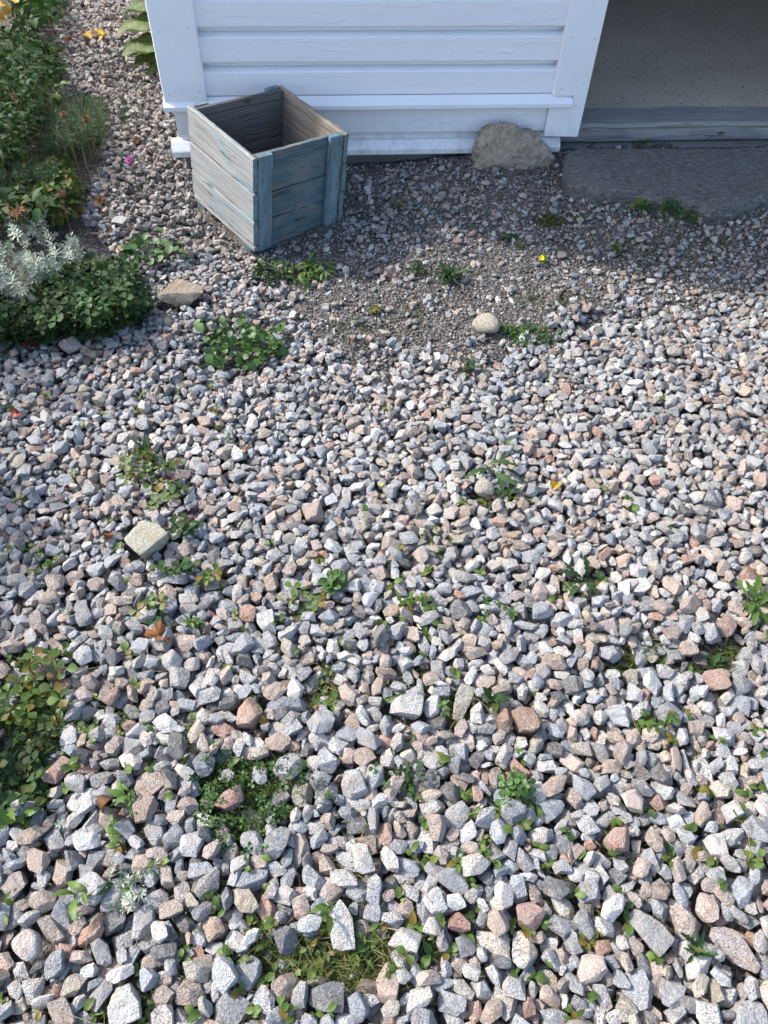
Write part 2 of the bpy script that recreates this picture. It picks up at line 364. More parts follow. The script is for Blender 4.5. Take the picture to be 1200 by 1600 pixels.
# corner boards; the right one doubles as door casing and is notched over the drip board
board('corner_board', house, M_PAINT, fp(UL, 0.0, 0.242), UP, U, NO, TOPZ - 0.242, 0.146, 0.032, 12, 0.003)
board('corner_board', house, M_PAINT, fp(UL + 0.031, -0.1305, 0.242), UP, -NO * -1, -U, TOPZ - 0.242, 0.13, 0.03, 4, 0.003)
cb = [(0.715, 0.119), (0.840, 0.115), (0.843, 0.118), (0.843, TOPZ), (0.720, TOPZ), (0.720, 0.264), (0.723, 0.262), (0.795, 0.262), (0.795, 0.2215), (0.717, 0.2215), (0.715, 0.219)]
def extrude_outline(name, parent, mat, outline, fn, t0, t1, bev=0.0, grain_axis=1, smooth=False):
    bm = bmesh.new()
    vs_ = [bm.verts.new(fn(a, t0, b)) for a, b in outline]
    fc = bm.faces.new(vs_)
    r = bmesh.ops.extrude_face_region(bm, geom=[fc]); nv = [g for g in r['geom'] if isinstance(g, bmesh.types.BMVert)]
    dv = Vector(fn(outline[0][0], t1, outline[0][1])) - Vector(fn(outline[0][0], t0, outline[0][1]))
    for v in nv: v.co += dv
    if bev: bmesh.ops.bevel(bm, geom=list(bm.edges), offset=bev, segments=1, affect='EDGES')
    bmesh.ops.recalc_face_normals(bm, faces=bm.faces)
    me = bpy.data.meshes.new(name); c = Vector(parent.location)
    for v in bm.verts: v.co -= c
    bm.to_mesh(me); bm.free()
    a = me.attributes.new('grain', 'FLOAT_VECTOR', 'POINT')
    for i, v in enumerate(me.vertices):
        p = Vector(v.co) ; a.data[i].vector = (p.z, p.dot(U), p.dot(NO)) if grain_axis else (p.dot(U), p.z, p.dot(NO))
    me.materials.append(mat)
    return link(name, me, parent)
extrude_outline('door_casing', house, M_PAINT, cb, lambda a, o, b: fp(a, o, b), 0.0, 0.034, 0.002)
board('door_casing', house, M_PAINT, fp(DR, 0.0, 0.11), UP, U, NO, 2.04, 0.12, 0.034, 4, 0.003)
board('door_casing', house, M_PAINT, fp(0.72, 0.036, 2.1), U, UP, NO, DR - 0.72 + 0.12, 0.12, 0.03, 4, 0.003)
board('corner_board', house, M_PAINT, fp(HR - 0.13, 0.0, 0.242), UP, U, NO, TOPZ - 0.242, 0.14, 0.032, 4, 0.003)
# drip board, lower board, recessed strip, base trim
drip_prof = [(-0.015, 0.263), (0.018, 0.2625), (0.046, 0.243), (0.048, 0.241), (0.048, 0.229), (0.046, 0.226), (-0.015, 0.228)]
prism('drip_board', house, M_PAINT, drip_prof, fp(UL - 0.004, 0, 0), NO, UP, U, 0.793 - UL + 0.004, 14)
board('lower_board', house, M_PAINT, fp(-0.606, -0.006, 0.131), U, UP, NO, 0.714 + 0.606, 0.0945, 0.022, 14, 0.002)
board('recessed_strip', house, M_PAINT, fp(-0.60, -0.022, 0.094), U, UP, NO, 1.385, 0.036, 0.015, 8, 0.002)
trim_prof = [(-0.022, 0.104), (0.006, 0.1), (0.026, 0.078), (0.028, 0.075), (0.028, 0.058), (0.026, 0.055), (-0.022, 0.058)]
prism('base_trim', house, M_PAINT, trim_prof, fp(UL - 0.008, 0, 0), NO, UP, U, 0.787 - UL + 0.008, 14)
prism('drip_board', house, M_PAINT, drip_prof, fp(DR + 0.02, 0, 0), NO, UP, U, HR - DR, 2)
board('lower_board', house, M_PAINT, fp(DR + 0.12, -0.006, 0.06), U, UP, NO, HR - DR - 0.12, 0.165, 0.022, 4, 0.002)
board('lower_board', house, M_PAINT, fp(-0.59, -0.05, 0.09), -NO, UP, U, DEP - 0.1, 0.165, 0.022, 4, 0.002)
board('foundation', house, M_FOUND, fp(-0.60, -0.30, -0.25), U, NO, UP, HR + 0.60, 0.285, 0.30, 6, 0.004)
board('foundation', house, M_FOUND, fp(-0.60, -DEP, -0.25), U, NO, UP, 0.2, DEP - 0.31, 0.30, 4, 0.004)
# inner walls, back, ceiling and roof
def box(name, parent, mat, u0, u1, o0, o1, z0, z1):
    return board(name, parent, mat, fp(u0, o0, z0), U, NO, UP, u1 - u0, o1 - o0, z1 - z0, 1, 0.002)
box('wall', house, M_PAINT, -0.575, UR - 0.005, -0.15, -0.018, 0.262, TOPZ)
box('wall', house, M_PAINT, -0.575, -0.40, -DEP + 0.02, -0.155, 0.1, TOPZ)
box('wall', house, M_PAINT, DR + 0.005, HR - 0.005, -0.15, -0.018, 0.10, TOPZ)
box('wall', house, M_PAINT, HR - 0.17, HR - 0.005, -DEP + 0.02, -0.155, 0.1, TOPZ)
box('wall', house, M_PAINT, -0.57, HR - 0.01, -DEP - 0.15, -DEP + 0.017, 0.1, TOPZ)
box('wall', house, M_PAINT, UR, DR, -0.15, -0.018, 2.12, TOPZ)
roof_prof = [(0.45, TOPZ - 0.12), (0.45, TOPZ - 0.02), (-DEP / 2, TOPZ + 1.15), (-DEP - 0.5, TOPZ - 0.02), (-DEP - 0.5, TOPZ - 0.12), (-DEP / 2, TOPZ + 1.03)]
M_ROOF = NT('roof_felt'); M_ROOF.b.inputs['Base Color'].default_value = (0.06, 0.06, 0.065, 1); M_ROOF.b.inputs['Roughness'].default_value = 0.9
_v = M_ROOF.noise(M_ROOF.pos(), 60, 4); M_ROOF.bump(_v, 0.5, 0.01); M_ROOF = M_ROOF.m
prism('roof', house, M_ROOF, roof_prof, fp(UL - 0.3, 0, 0), NO, UP, U, HR - UL + 0.6, 2)
for uu in (UL + 0.03, HR - 0.06):
    prism('gable_wall', house, M_PAINT, [(-0.02, TOPZ - 0.02), (-DEP / 2, TOPZ + 1.02), (-DEP, TOPZ - 0.02)], fp(uu, 0, 0), NO, UP, U, 0.03, 1)
box('ceiling', house, M_PAINT, -0.39, HR - 0.18, -DEP + 0.03, -0.16, TOPZ - 0.06, TOPZ - 0.03)
# threshold of two weathered timbers
board('threshold_timber', house, M_TIMBER, fp(0.79, -0.172, 0.106), U, NO, UP, DR - 0.79, 0.132, 0.021, 16, 0.006, 0.0012, 0.002)
board('threshold_timber', house, M_TIMBER, fp(0.80, -0.172, 0.055), U, NO, UP, DR - 0.80, 0.126, 0.050, 16, 0.004, 0.001, 0.002)
fl = board('concrete_floor', None, M_CONC, fp(-0.39, -DEP + 0.03, -0.1), U, NO, UP, HR + 0.2, DEP - 0.205, 0.216, 4, 0.003)
tag(fl, kind='structure', label='grey brown worn concrete floor inside the doorway')

# ------------------------------------------------------------------ gravel: packed one stone after another on a height map
CELL = 0.003
X0, X1, Y0, Y1 = -2.3, 2.1, -0.45, 5.0
GX, GY = int((X1 - X0) / CELL), int((Y1 - Y0) / CELL)
xs = X0 + (np.arange(GX) + 0.5) * CELL; ys = Y0 + (np.arange(GY) + 0.5) * CELL
XX, YY = np.meshgrid(xs, ys, indexing='ij')
PXX, PYY, _ = to_px(XX, YY, gz(XX, YY))
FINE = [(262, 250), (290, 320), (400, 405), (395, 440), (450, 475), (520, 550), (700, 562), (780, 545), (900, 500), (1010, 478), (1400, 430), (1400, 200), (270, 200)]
PATH = [(60, -400), (110, 120), (180, 190), (150, 330), (240, 400), (300, 400), (400, 410), (310, 330), (262, 200), (200, -400)]
BED = [(-900, -500), (20, -500), (75, 0), (110, 120), (175, 200), (125, 330), (235, 440), (205, 505), (0, 525), (-900, 560)]
WX = 16 * np.sin(XX * 23 + 2 * np.sin(YY * 17)) + 12 * np.sin(XX * 51 + YY * 37) + 8 * np.sin(YY * 95 - XX * 60)
WY = 20 * np.sin(XX * 13 + 2.2 * np.sin(YY * 11)) + 12 * np.sin(XX * 43 - YY * 31 + 1) + 9 * np.sin(XX * 88 + YY * 53)
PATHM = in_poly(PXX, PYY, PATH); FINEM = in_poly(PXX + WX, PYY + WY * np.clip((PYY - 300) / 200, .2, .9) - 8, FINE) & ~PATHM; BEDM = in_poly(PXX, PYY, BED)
ufac = (XX - P0.x) * U.x + (YY - P0.y) * U.y; ofac = (XX - P0.x) * NO.x + (YY - P0.y) * NO.y
HOUSEM = (ofac < 0.0) & (ufac > -0.62)
depth0 = np.where(PATHM, 0.018, np.where(FINEM, 0.004, 0.034))
def blur(a, r):
    for ax in (0, 1):
        c = np.cumsum(np.pad(a, [(r + 1, r) if i == ax else (0, 0) for i in (0, 1)], mode='edge'), axis=ax)
        a = (np.take(c, np.arange(2 * r + 1, c.shape[ax]), axis=ax) - np.take(c, np.arange(0, c.shape[ax] - 2 * r - 1), axis=ax)) / (2 * r + 1)
    return a
depth0 = blur(depth0, 18)
BASE = gz(XX, YY) - depth0
def base_z(x, y):
    i = np.clip(((np.asarray(x) - X0) / CELL).astype(int), 0, GX - 1); j = np.clip(((np.asarray(y) - Y0) / CELL).astype(int), 0, GY - 1)
    return BASE[i, j]
HM = BASE.copy(); IDM = np.full(HM.shape, -1, np.int32)
BLOCK = HOUSEM.copy()
def block_poly(pts):
    global BLOCK
    BLOCK |= in_poly(XX, YY, pts)

# crate footprint
CZ = 0.008; CN, CR_, CL = at_z(396, 398, CZ), at_z(533, 350, CZ - .026), at_z(301, 315, CZ + .018)
CN, CR_, CL = (Vector((p[0], p[1], 0)) for p in (CN, CR_, CL))
cu = (CR_ - CN); c_w = cu.length; cu.normalize()            # short side direction
cv = (CL - CN); c_l = cv.length
cv = Vector((-cu.y, cu.x, 0)) if Vector((-cu.y, cu.x, 0)).dot(cv) > 0 else Vector((cu.y, -cu.x, 0))
block_poly([tuple(p[:2]) for p in (CN, CN + cu * c_w, CN + cu * c_w + cv * c_l, CN + cv * c_l)])
SLAB_PX = [(887, 236), (905, 230), (980, 231), (1060, 229), (1140, 230), (1215, 228), (1330, 226), (1400, 250), (1330, 285), (1245, 300), (1192, 308), (1160, 322), (1130, 333), (1095, 323), (1042, 310), (1000, 300), (934, 294), (898, 287), (884, 279), (882, 255)]
SLAB = [at(px, py, 0.048) for px, py in SLAB_PX]
block_poly([tuple(p[:2]) for p in SLAB])

def ico(sub):
    bm = bmesh.new(); bmesh.ops.create_icosphere(bm, subdivisions=sub, radius=1.0)
    v = np.array([x.co[:] for x in bm.verts]); f = np.array([[y.index for y in x.verts] for x in bm.faces]); bm.free()
    return v / np.linalg.norm(v, axis=1, keepdims=True), f
ICO = {s: ico(s) for s in (1, 2, 3, 4)}
def rot_from(axis_angles):
    return np.array(Matrix.Rotation(axis_angles[0], 3, 'Z') @ Matrix.Rotation(axis_angles[1], 3, 'X') @ Matrix.Rotation(axis_angles[2], 3, 'Y'))
def shape_lib(n, lo=7, hi=13, p=55):
    out = []
    for _ in range(n):
        m = rng.integers(lo, hi); nn = rng.normal(size=(m, 3)); nn /= np.linalg.norm(nn, axis=1, keepdims=True)
        for _k in range(12):                                   # spread the facets a little
            d = nn @ nn.T - np.eye(m) * 2; j = d.argmax(1); nn += 0.10 * (nn - nn[j]); nn /= np.linalg.norm(nn, axis=1, keepdims=True)
        dd = rng.uniform(0.68, 1.0, m)
        nn = np.vstack([nn, np.vstack([np.eye(3), -np.eye(3)])]); dd = np.concatenate([dd, np.full(6, 1.02)])
        out.append((nn, dd, p, rng.uniform(0, 6.28, (5, 4))))
    return out
LIB = shape_lib(60); LIBR = shape_lib(10, 20, 28, 9)
def hull_mesh(shape, lod):
    nn, dd = shape[0], shape[1]
    bm = bmesh.new(); bmesh.ops.create_cube(bm, size=2.04)
    for n_, d_ in zip(nn[:-6], dd[:-6]):
        r = bmesh.ops.bisect_plane(bm, geom=list(bm.verts) + list(bm.edges) + list(bm.faces), plane_co=Vector(n_) * float(d_), plane_no=Vector(n_), clear_outer=True)
        ed = [e for e in r['geom_cut'] if isinstance(e, bmesh.types.BMEdge)]
        if len(ed) > 2: bmesh.ops.contextual_create(bm, geom=ed)
    bmesh.ops.remove_doubles(bm, verts=list(bm.verts), dist=0.10 if lod else 0.16)
    bmesh.ops.dissolve_limit(bm, angle_limit=0.05, verts=list(bm.verts), edges=list(bm.edges))
    if lod: bmesh.ops.bevel(bm, geom=list(bm.edges), offset=0.035, segments=1, profile=0.6, affect='EDGES', clamp_overlap=True)
    bmesh.ops.triangulate(bm, faces=list(bm.faces))
    if lod == 2:
        for lim in (0.42, 0.27):
            lg = [e for e in bm.edges if e.calc_length() > lim]
            bmesh.ops.subdivide_edges(bm, edges=lg, cuts=1); bmesh.ops.triangulate(bm, faces=list(bm.faces))
        bmesh.ops.smooth_vert(bm, verts=list(bm.verts), factor=0.22, use_axis_x=True, use_axis_y=True, use_axis_z=True)
    bmesh.ops.recalc_face_normals(bm, faces=bm.faces); bm.normal_update()
    V = np.array([v.co[:] for v in bm.verts]); N_ = np.array([v.normal[:] for v in bm.verts])
    if lod:
        ph = shape[3]; w = 0
        for k in range(4):
            fr = 2.6 * (1.9 ** k); a = ph[k]
            w = w + np.sin(V[:, 0] * fr * 1.3 + a[0] + 1.7 * np.sin(V[:, 1] * fr + a[1])) * np.cos(V[:, 2] * fr * 1.1 + a[2]) / (1.35 ** k)
        V = V + N_ * ((0.024 if lod == 2 else 0.03) * w[:, None] + rng.normal(0, .007 if lod == 2 else .012, (len(V), 1)))
    Fc = np.array([[v.index for v in f.verts] for f in bm.faces]); bm.free()
    return V, Fc
HULLS = {}
def hull(li, lod):
    if (li, lod) not in HULLS: HULLS[(li, lod)] = hull_mesh(LIB[li], lod)
    return HULLS[(li, lod)]
def rock_verts(shape, sub, S, R, rough=0.03):
    nn, dd, p, ph = shape; D, Fc = ICO[sub]
    q = np.maximum(D @ nn.T, 1e-4) / dd
    r = (q ** p).sum(1) ** (-1.0 / p)
    w = 0
    for k in range(4):
        fr = 2.2 * (1.8 ** k); a = ph[k]
        w = w + np.sin(D[:, 0] * fr * 1.3 + a[0] + 1.7 * np.sin(D[:, 1] * fr + a[1])) * np.cos(D[:, 2] * fr * 1.1 + a[2]) / (1.5 ** k)
    r = r * (1 + rough * w)
    return (D * r[:, None] * S) @ R.T, Fc
PAL = [((0.355, 0.38, 0.415), .22), ((0.49, 0.505, 0.525), .24), ((0.67, 0.66, 0.63), .19), ((0.54, 0.43, 0.365), .145), ((0.43, 0.34, 0.28), .085), ((0.47, 0.27, 0.20), .035), ((0.12, 0.127, 0.14), .045), ((0.51, 0.455, 0.365), .045)]
PALP = [((0.40, 0.36, 0.33), .34), ((0.46, 0.39, 0.34), .24), ((0.52, 0.49, 0.46), .14), ((0.30, 0.28, 0.26), .14), ((0.36, 0.27, 0.22), .07), ((0.13, 0.125, 0.125), .07)]
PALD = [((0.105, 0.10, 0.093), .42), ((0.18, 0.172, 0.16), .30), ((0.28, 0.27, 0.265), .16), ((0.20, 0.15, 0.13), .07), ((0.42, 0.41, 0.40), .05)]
def pick(pal, n=None):
    p = np.array([w for _, w in pal]); p /= p.sum(); c = np.array([c for c, _ in pal])
    i = rng.choice(len(pal), n, p=p); s = rng.normal(1, 0.13, n if n is None else (n, 1)); w = rng.normal(0, 0.035, n if n is None else (n, 1))
    return np.clip(c[i] * s * (1 + w * np.array([1.0, 0.1, -1.0])), 0.01, 0.85)
stones = []           # dict: shape,S,R,pos,tint,special
def foot(shape, S, R):
    nn, dd = shape[0], shape[1]
    n2 = (nn / S) @ R.T
    ext = np.abs(R * S).sum(1) if False else np.sqrt(((R * S) ** 2).sum(1))
    rx, ry = int(ext[0] / CELL) + 1, int(ext[1] / CELL) + 1
    gx = np.arange(-rx, rx + 1) * CELL; gy = np.arange(-ry, ry + 1) * CELL
    up = n2[:, 2] > 1e-3; dn = n2[:, 2] < -1e-3
    a = (dd[:, None, None] - n2[:, 0, None, None] * gx[None, :, None] - n2[:, 1, None, None] * gy[None, None, :])
    top = (a[up] / n2[up, 2][:, None, None]).min(0); bot = (a[dn] / n2[dn, 2][:, None, None]).max(0)
    return rx, ry, top, bot, top > bot + 1e-4
def settle(fp_, x, y, q=0.90):
    rx, ry, top, bot, ok = fp_
    i, j = int((x - X0) / CELL), int((y - Y0) / CELL)
    if i - rx < 0 or j - ry < 0 or i + rx >= GX or j + ry >= GY: return None
    sl_ = (slice(i - rx, i + rx + 1), slice(j - ry, j + ry + 1))
    if BLOCK[sl_][ok].any(): return None
    g = (HM[sl_] - bot)[ok]
    if g.size == 0: return None
    k = int(q * (g.size - 1)); return float(np.partition(g, k)[k]), sl_
def commit(fp_, sl_, z, ident):
    rx, ry, top, bot, ok = fp_
    h = HM[sl_]; t = top + z; m = ok & (t > h)
    h[m] = t[m]; IDM[sl_][m] = ident
def flat_R(tilt):
    return rot_from((rng.uniform(0, 6.28), rng.normal(0, tilt), rng.normal(0, tilt)))
def add_stone(shape, S, R, x, y, z, tint, **kw):
    stones.append(dict(shape=shape, S=np.asarray(S), R=R, pos=np.array([x, y, z]), tint=tint, alpha=float(rng.beta(1.1, 1.0)), **kw)); return len(stones) - 1

# --- the single stones that stand out get their places first
SPECIAL = [  # px, py, long px, short px, angle, height factor, colour, rounded, label
 (760, 511, 44, 38, 10, .80, (0.56, 0.50, 0.38), 1, 'smooth rounded cream stone lying alone on the dark fine gravel'),
 (284, 456, 64, 36, -8, .50, (0.36, 0.28, 0.18), 0, 'flat tan yellow stone beside the right edge of the clover mat'),
 (225, 843, 62, 50, 35, .58, (0.50, 0.49, 0.38), 0, 'large pale greenish grey block of stone, biggest among the gravel on the left'),
 (758, 763, 34, 32, 0, .8, (0.52, 0.47, 0.38), 1, 'round cream pebble under the long serrated leaves of a weed'),
 (532, 1444, 66, 36, 80, .40, (0.74, 0.74, 0.72), 0, 'bright white flat slab of stone standing out beside a green blade leaf'),
 (42, 1478, 42, 36, 30, .7, (0.70, 0.66, 0.64), 1, 'smooth milky white stone at the lower left edge'),
 (824, 1126, 40, 40, 60, .75, (0.33, 0.19, 0.12), 0, 'rusty brown angular stone, darkest orange one in the middle right gravel'),
 (1122, 1061, 36, 28, 45, .8, (0.50, 0.31, 0.24), 0, 'orange pink stone beside mossy soil near the right edge'),
 (388, 1117, 44, 34, -50, .7, (0.52, 0.32, 0.24), 0, 'salmon pink stone left of the middle among grey gravel'),
 (358, 1248, 44, 26, -28, .7, (0.36, 0.18, 0.145), 0, 'dark red stone lying in the big low green mat'),
 (635, 1104, 52, 34, 8, .7, (0.60, 0.60, 0.60), 0, 'pale rectangular speckled stone behind the dark green clover patch'),
 (1150, 1478, 66, 32, 38, .6, (0.60, 0.52, 0.49), 0, 'long whitish pink streaked stone at the lower right edge'),
 (1014, 1452, 60, 34, 48, .6, (0.33, 0.33, 0.33), 0, 'long grey wedge shaped stone in the lower right gravel'),
 (718, 1440, 30, 24, 10, .8, (0.40, 0.18, 0.135), 0, 'small brick red stone right of the bright white slab'),
 (826, 1430, 40, 34, 30, .7, (0.36, 0.19, 0.16), 0, 'dark red mottled stone in the lower right centre'),
 (112, 537, 30, 20, 15, .7, (0.62, 0.53, 0.50), 0, 'whitish pink stone at the lower edge of the clover mat'),
 (186, 346, 24, 11, 15, .6, (0.48, 0.49, 0.48), 0, 'small pale grey stone on the fine path beside dried flower heads'),
 (195, 1568, 46, 40, 70, .6, (0.66, 0.66, 0.63), 0, 'off white angular stone at the very bottom left of the gravel'),
 (510, 1556, 48, 36, 0, .5, (0.14, 0.15, 0.165), 0, 'dark charcoal stone at the bottom beside bare soil'),
 (964, 1314, 36, 32, 0, .8, (0.40, 0.235, 0.18), 0, 'rusty pink cube shaped stone above the long grey wedge stone'),
 (722, 1097, 58, 26, -68, .6, (0.44, 0.43, 0.36), 0, 'tall narrow olive grey stone beside a grassy weed tuft'),
 (490, 800, 34, 30, 60, .75, (0.46, 0.34, 0.29), 0, 'pinkish brown stone standing upright in the middle left gravel'),
 (1055, 548, 24, 20, 0, .8, (0.42, 0.39, 0.33), 1, 'rounded greyish beige pebble on the right between pale gravel'),
]
SP_KEEP = np.zeros(HM.shape, bool)
for (px, py, lo, sh, ang, hf, tint, rd, lab) in SPECIAL:
    p = at(px, py, 0.012); dist = np.linalg.norm(p - [0, 0, H])
    vv = ray(px, py); fore = abs(vv[2]) / np.linalg.norm(vv)        # how much ground depth is squeezed in the picture
    a, b = lo / F * dist / 2, sh / F * dist / 2
    ca, sa = math.cos(math.radians(-ang)), math.sin(math.radians(-ang))
    d1 = np.array([ca, sa / (0.35 + 0.65 * fore)]); L1 = np.linalg.norm(d1); d2 = np.array([-sa, ca / (0.35 + 0.65 * fore)]); L2 = np.linalg.norm(d2)
    hz = min(a, b) * hf * 1.25
    best = None
    for _ in range(26):
        li = int(rng.integers(10 if rd else 60)); shape = (LIBR if rd else LIB)[li]
        S = np.array([a * L1 * .92, b * L2 * .92, hz]) if not rd else np.array([a * 1.16, b * 1.10, hz * .72])
        R = rot_from((math.atan2(d1[1], d1[0]), 0, 0)) @ rot_from((0, rng.normal(0, .08), rng.normal(0, .08)))
        fq = foot(shape, S, R); ar = float((fq[2] - fq[3])[fq[4]].sum())
        if best is None or ar > best[0]: best = (ar, shape, S, R, fq, li)
    ar, shape, S, R, fq, li = best
    s_ = settle(fq, p[0], p[1], 0.8)
    if s_ is None: continue
    z, sl_ = s_
    surf = float(base_z(p[0], p[1])) + (0.030 if not FINEM[int((p[0] - X0) / CELL), int((p[1] - Y0) / CELL)] else 0.0)
    z = max(z, surf - 0.25 * hz + hz * 0.8) if surf > z - hz else z
    commit(fq, sl_, z, len(stones)); SP_KEEP[sl_] |= fq[4]
    add_stone(shape, S, R, p[0], p[1], z, np.array(tint), label=lab, rounded=rd, li=li)
BLOCK |= SP_KEEP
NSPEC = len(stones)

def size_at(px, py):
    return np.interp(py, [300, 480, 600, 720, 1000, 1600], [0.017, 0.0195, 0.0215, 0.0245, 0.0295, 0.0338])
# big green mats where the gravel thins out, in picture pixels (x, y, rx, ry)
THIN = [(385, 1240, 100, 70, .5), (40, 1120, 70, 90, .8), (25, 1230, 60, 60, .8), (550, 1500, 70, 55, .75), (640, 1480, 50, 36, .6), (460, 1530, 50, 40, .5), (1010, 1030, 60, 40, .5), (1130, 1030, 60, 40, .5), (375, 545, 60, 40, .6), (500, 1080, 40, 30, .7), (440, 1500, 40, 60, .6), (620, 1050, 60, 30, .4), (930, 900, 40, 25, .4), (170, 1120, 60, 60, .35), (980, 1440, 30, 20, .3), (1085, 1310, 30, 20, .3), (250, 1440, 40, 30, .3)]
def try_place(x, y, d, pal, K=5, tilt=0.28, zmax=0.05, cap=0.0):
    best = None
    for _ in range(K):
        xx, yy = x + rng.normal(0, d * 0.35), y + rng.normal(0, d * 0.35)
        li = int(rng.integers(60)); shape = LIB[li]
        S = np.array([1.0, rng.uniform(.52, .95), rng.uniform(.34, .76)]) * d * 0.54
        R = flat_R(tilt if rng.random() < .8 else .8)
        fq = foot(shape, S, R); s_ = settle(fq, xx, yy)
        if s_ is None: continue
        z, sl_ = s_
        g = z - float(base_z(xx, yy))
        if best is None or g < best[0]: best = (g, li, S, R, xx, yy, z, fq, sl_)
    if best is None or best[0] > zmax: return False
    _, li, S, R, xx, yy, z, fq, sl_ = best
    commit(fq, sl_, z, len(stones)); add_stone(LIB[li], S, R, xx, yy, z, pick(pal), li=li); return True

def field(n, xr, yr):
    return rng.uniform(*xr, n), rng.uniform(*yr, n)
# 1 small chippings under and between, 2 the coarse layer, 3 odd larger ones on top
VISM = (PXX > -430) & (PXX < 1560) & (PYY < 1760) & (PYY > -120) & ~BLOCK
def sample(mask, n):
    idx = np.flatnonzero(mask.ravel()); c = rng.choice(idx, n)
    return XX.ravel()[c] + rng.uniform(-.5, .5, n) * CELL, YY.ravel()[c] + rng.uniform(-.5, .5, n) * CELL
COARSE = VISM & ~FINEM & ~PATHM & ~BEDM
aC = COARSE.sum() * CELL ** 2
thinv = np.zeros(HM.shape)
for (tx, ty, rx_, ry_, w) in THIN:
    thinv = np.maximum(thinv, w * np.clip(1.6 - ((PXX - tx) / rx_) ** 2 - ((PYY - ty) / ry_) ** 2, 0, 1))
def lookup(a, x, y): return a[min(max(int((x - X0) / CELL), 0), GX - 1), min(max(int((y - Y0) / CELL), 0), GY - 1)]
X_, Y_ = sample(COARSE & ~((PXX < -60) | (PXX > 1260) | (PYY > 1640)), int(aC * 620))
for x, y in zip(X_, Y_):
    if rng.random() < lookup(thinv, x, y) * .5: continue
    try_place(x, y, rng.uniform(.010, .020), PAL if rng.random() < .6 else PALP, 1, .4, .03)
X_, Y_ = sample(COARSE, int(aC * 8600))
OUT = (PXX < -60) | (PXX > 1260) | (PYY > 1640)
for n_, (x, y) in enumerate(zip(X_, Y_)):
    if lookup(OUT, x, y) and rng.random() < .45: continue
    t = lookup(thinv, x, y)
    if rng.random() < 1 - (1 - min(t, 1)) ** 2.6: continue
    px, py = lookup(PXX, x, y), lookup(PYY, x, y)
    d = size_at(px, py) * float(np.clip(rng.lognormal(-0.02, .30), .45, 1.6))
    if py < 780 and px < 640 and rng.random() < .35: d *= .62
    if lookup(OUT, x, y): d = max(d, .024) * 1.15
    try_place(x, y, d, PAL, 4, .25, .030 + .34 * d if t < .3 else .024)
# medium chippings in the fine part
BAND = FINEM & VISM & in_poly(PXX, PYY, [(555, 285), (640, 262), (700, 300), (790, 330), (870, 300), (1000, 330), (1250, 330), (1250, 470), (960, 480), (940, 400), (790, 370), (720, 375), (640, 395), (540, 405), (535, 370)])
FRONT = FINEM & VISM & (PXX > 850) & (PYY > 292) & ~BAND
for mask, dens, lo_, hi_ in ((BAND, 2100, .010, .025), (FRONT, 900, .009, .027), (FINEM & VISM & ~BAND, 760, .007, .028)):
    X_, Y_ = sample(mask, int(mask.sum() * CELL ** 2 * dens))
    for x, y in zip(X_, Y_):
        if lookup(PXX, x, y) > 820 and rng.random() < .3: continue
        try_place(x, y, lo_ + (hi_ - lo_) * rng.random() ** 1.6, PAL if rng.random() < .75 else PALP, 2, .35, .03)
# the pebble path to the left of the house
PM = PATHM & VISM
X_, Y_ = sample(PM, int(PM.sum() * CELL ** 2 * 4200))
for x, y in zip(X_, Y_): try_place(x, y, rng.uniform(.011, .027), PALP, 1, .4, .028)

# visible cells decide which stones are kept and which show largest
cnt = np.bincount(IDM[IDM >= 0].ravel(), minlength=len(stones))
score = np.zeros(len(stones)); keep = np.zeros(len(stones), bool)
for i, s in enumerate(stones):
    px, py, dd = to_px(*[np.array(v) for v in s['pos']])
    infr = 4 < px < 1196 and 4 < py < 1596
    full = PI * s['S'][0] * s['S'][1] / CELL ** 2
    keep[i] = cnt[i] > max(2, 0.04 * full) or i < NSPEC
    s['px'] = (px, py); s['dist'] = float(np.linalg.norm(s['pos'] - [0, 0, H]))
    score[i] = cnt[i] * (CELL * F / s['dist']) ** 2 * (1 if infr else 0)
score[:NSPEC] = -1
big = set(np.argsort(-score)[:300].tolist())

# ------------------------------------------------------------------ ground sheet
def spaced(lo, hi, n, far):
    t = np.linspace(lo, hi, n); step = np.array([0.1, 0.2, 0.4, 0.8, 1.6, 3.2, 6.4, 12.8, 25, 40.0])
    return np.concatenate([lo - np.cumsum(step)[::-1], t, hi + np.cumsum(step)])
gxs = spaced(-2.4, 2.2, 185, 80); gys = spaced(-0.5, 5.0, 221, 80)
gX, gY = np.meshgrid(gxs, gys, indexing='ij')
inside = (gX > X0) & (gX < X1) & (gY > Y0) & (gY < Y1)
gZ = np.where(inside, base_z(gX, gY), gz(gX, gY) - 0.02)
gZ += rng.normal(0, 0.0022, gZ.shape) * inside
hu = (gX - P0.x) * U.x + (gY - P0.y) * U.y; ho = (gX - P0.x) * NO.x + (gY - P0.y) * NO.y
gZ = np.where((hu > -0.5) & (hu < HR - 0.1) & (ho < -0.12) & (ho > -DEP), -0.35, gZ)
n0, n1 = gX.shape
ii = np.arange(n0 * n1).reshape(n0, n1)
gf = np.stack([ii[:-1, :-1], ii[1:, :-1], ii[1:, 1:], ii[:-1, 1:]], -1).reshape(-1, 4)
ground = link('ground', new_mesh('ground', np.stack([gX, gY, gZ], -1).reshape(-1, 3), gf, True, None, M_SOIL))
tag(ground, 'gravel covered yard of crushed grey and pink granite over dark soil', kind='structure')

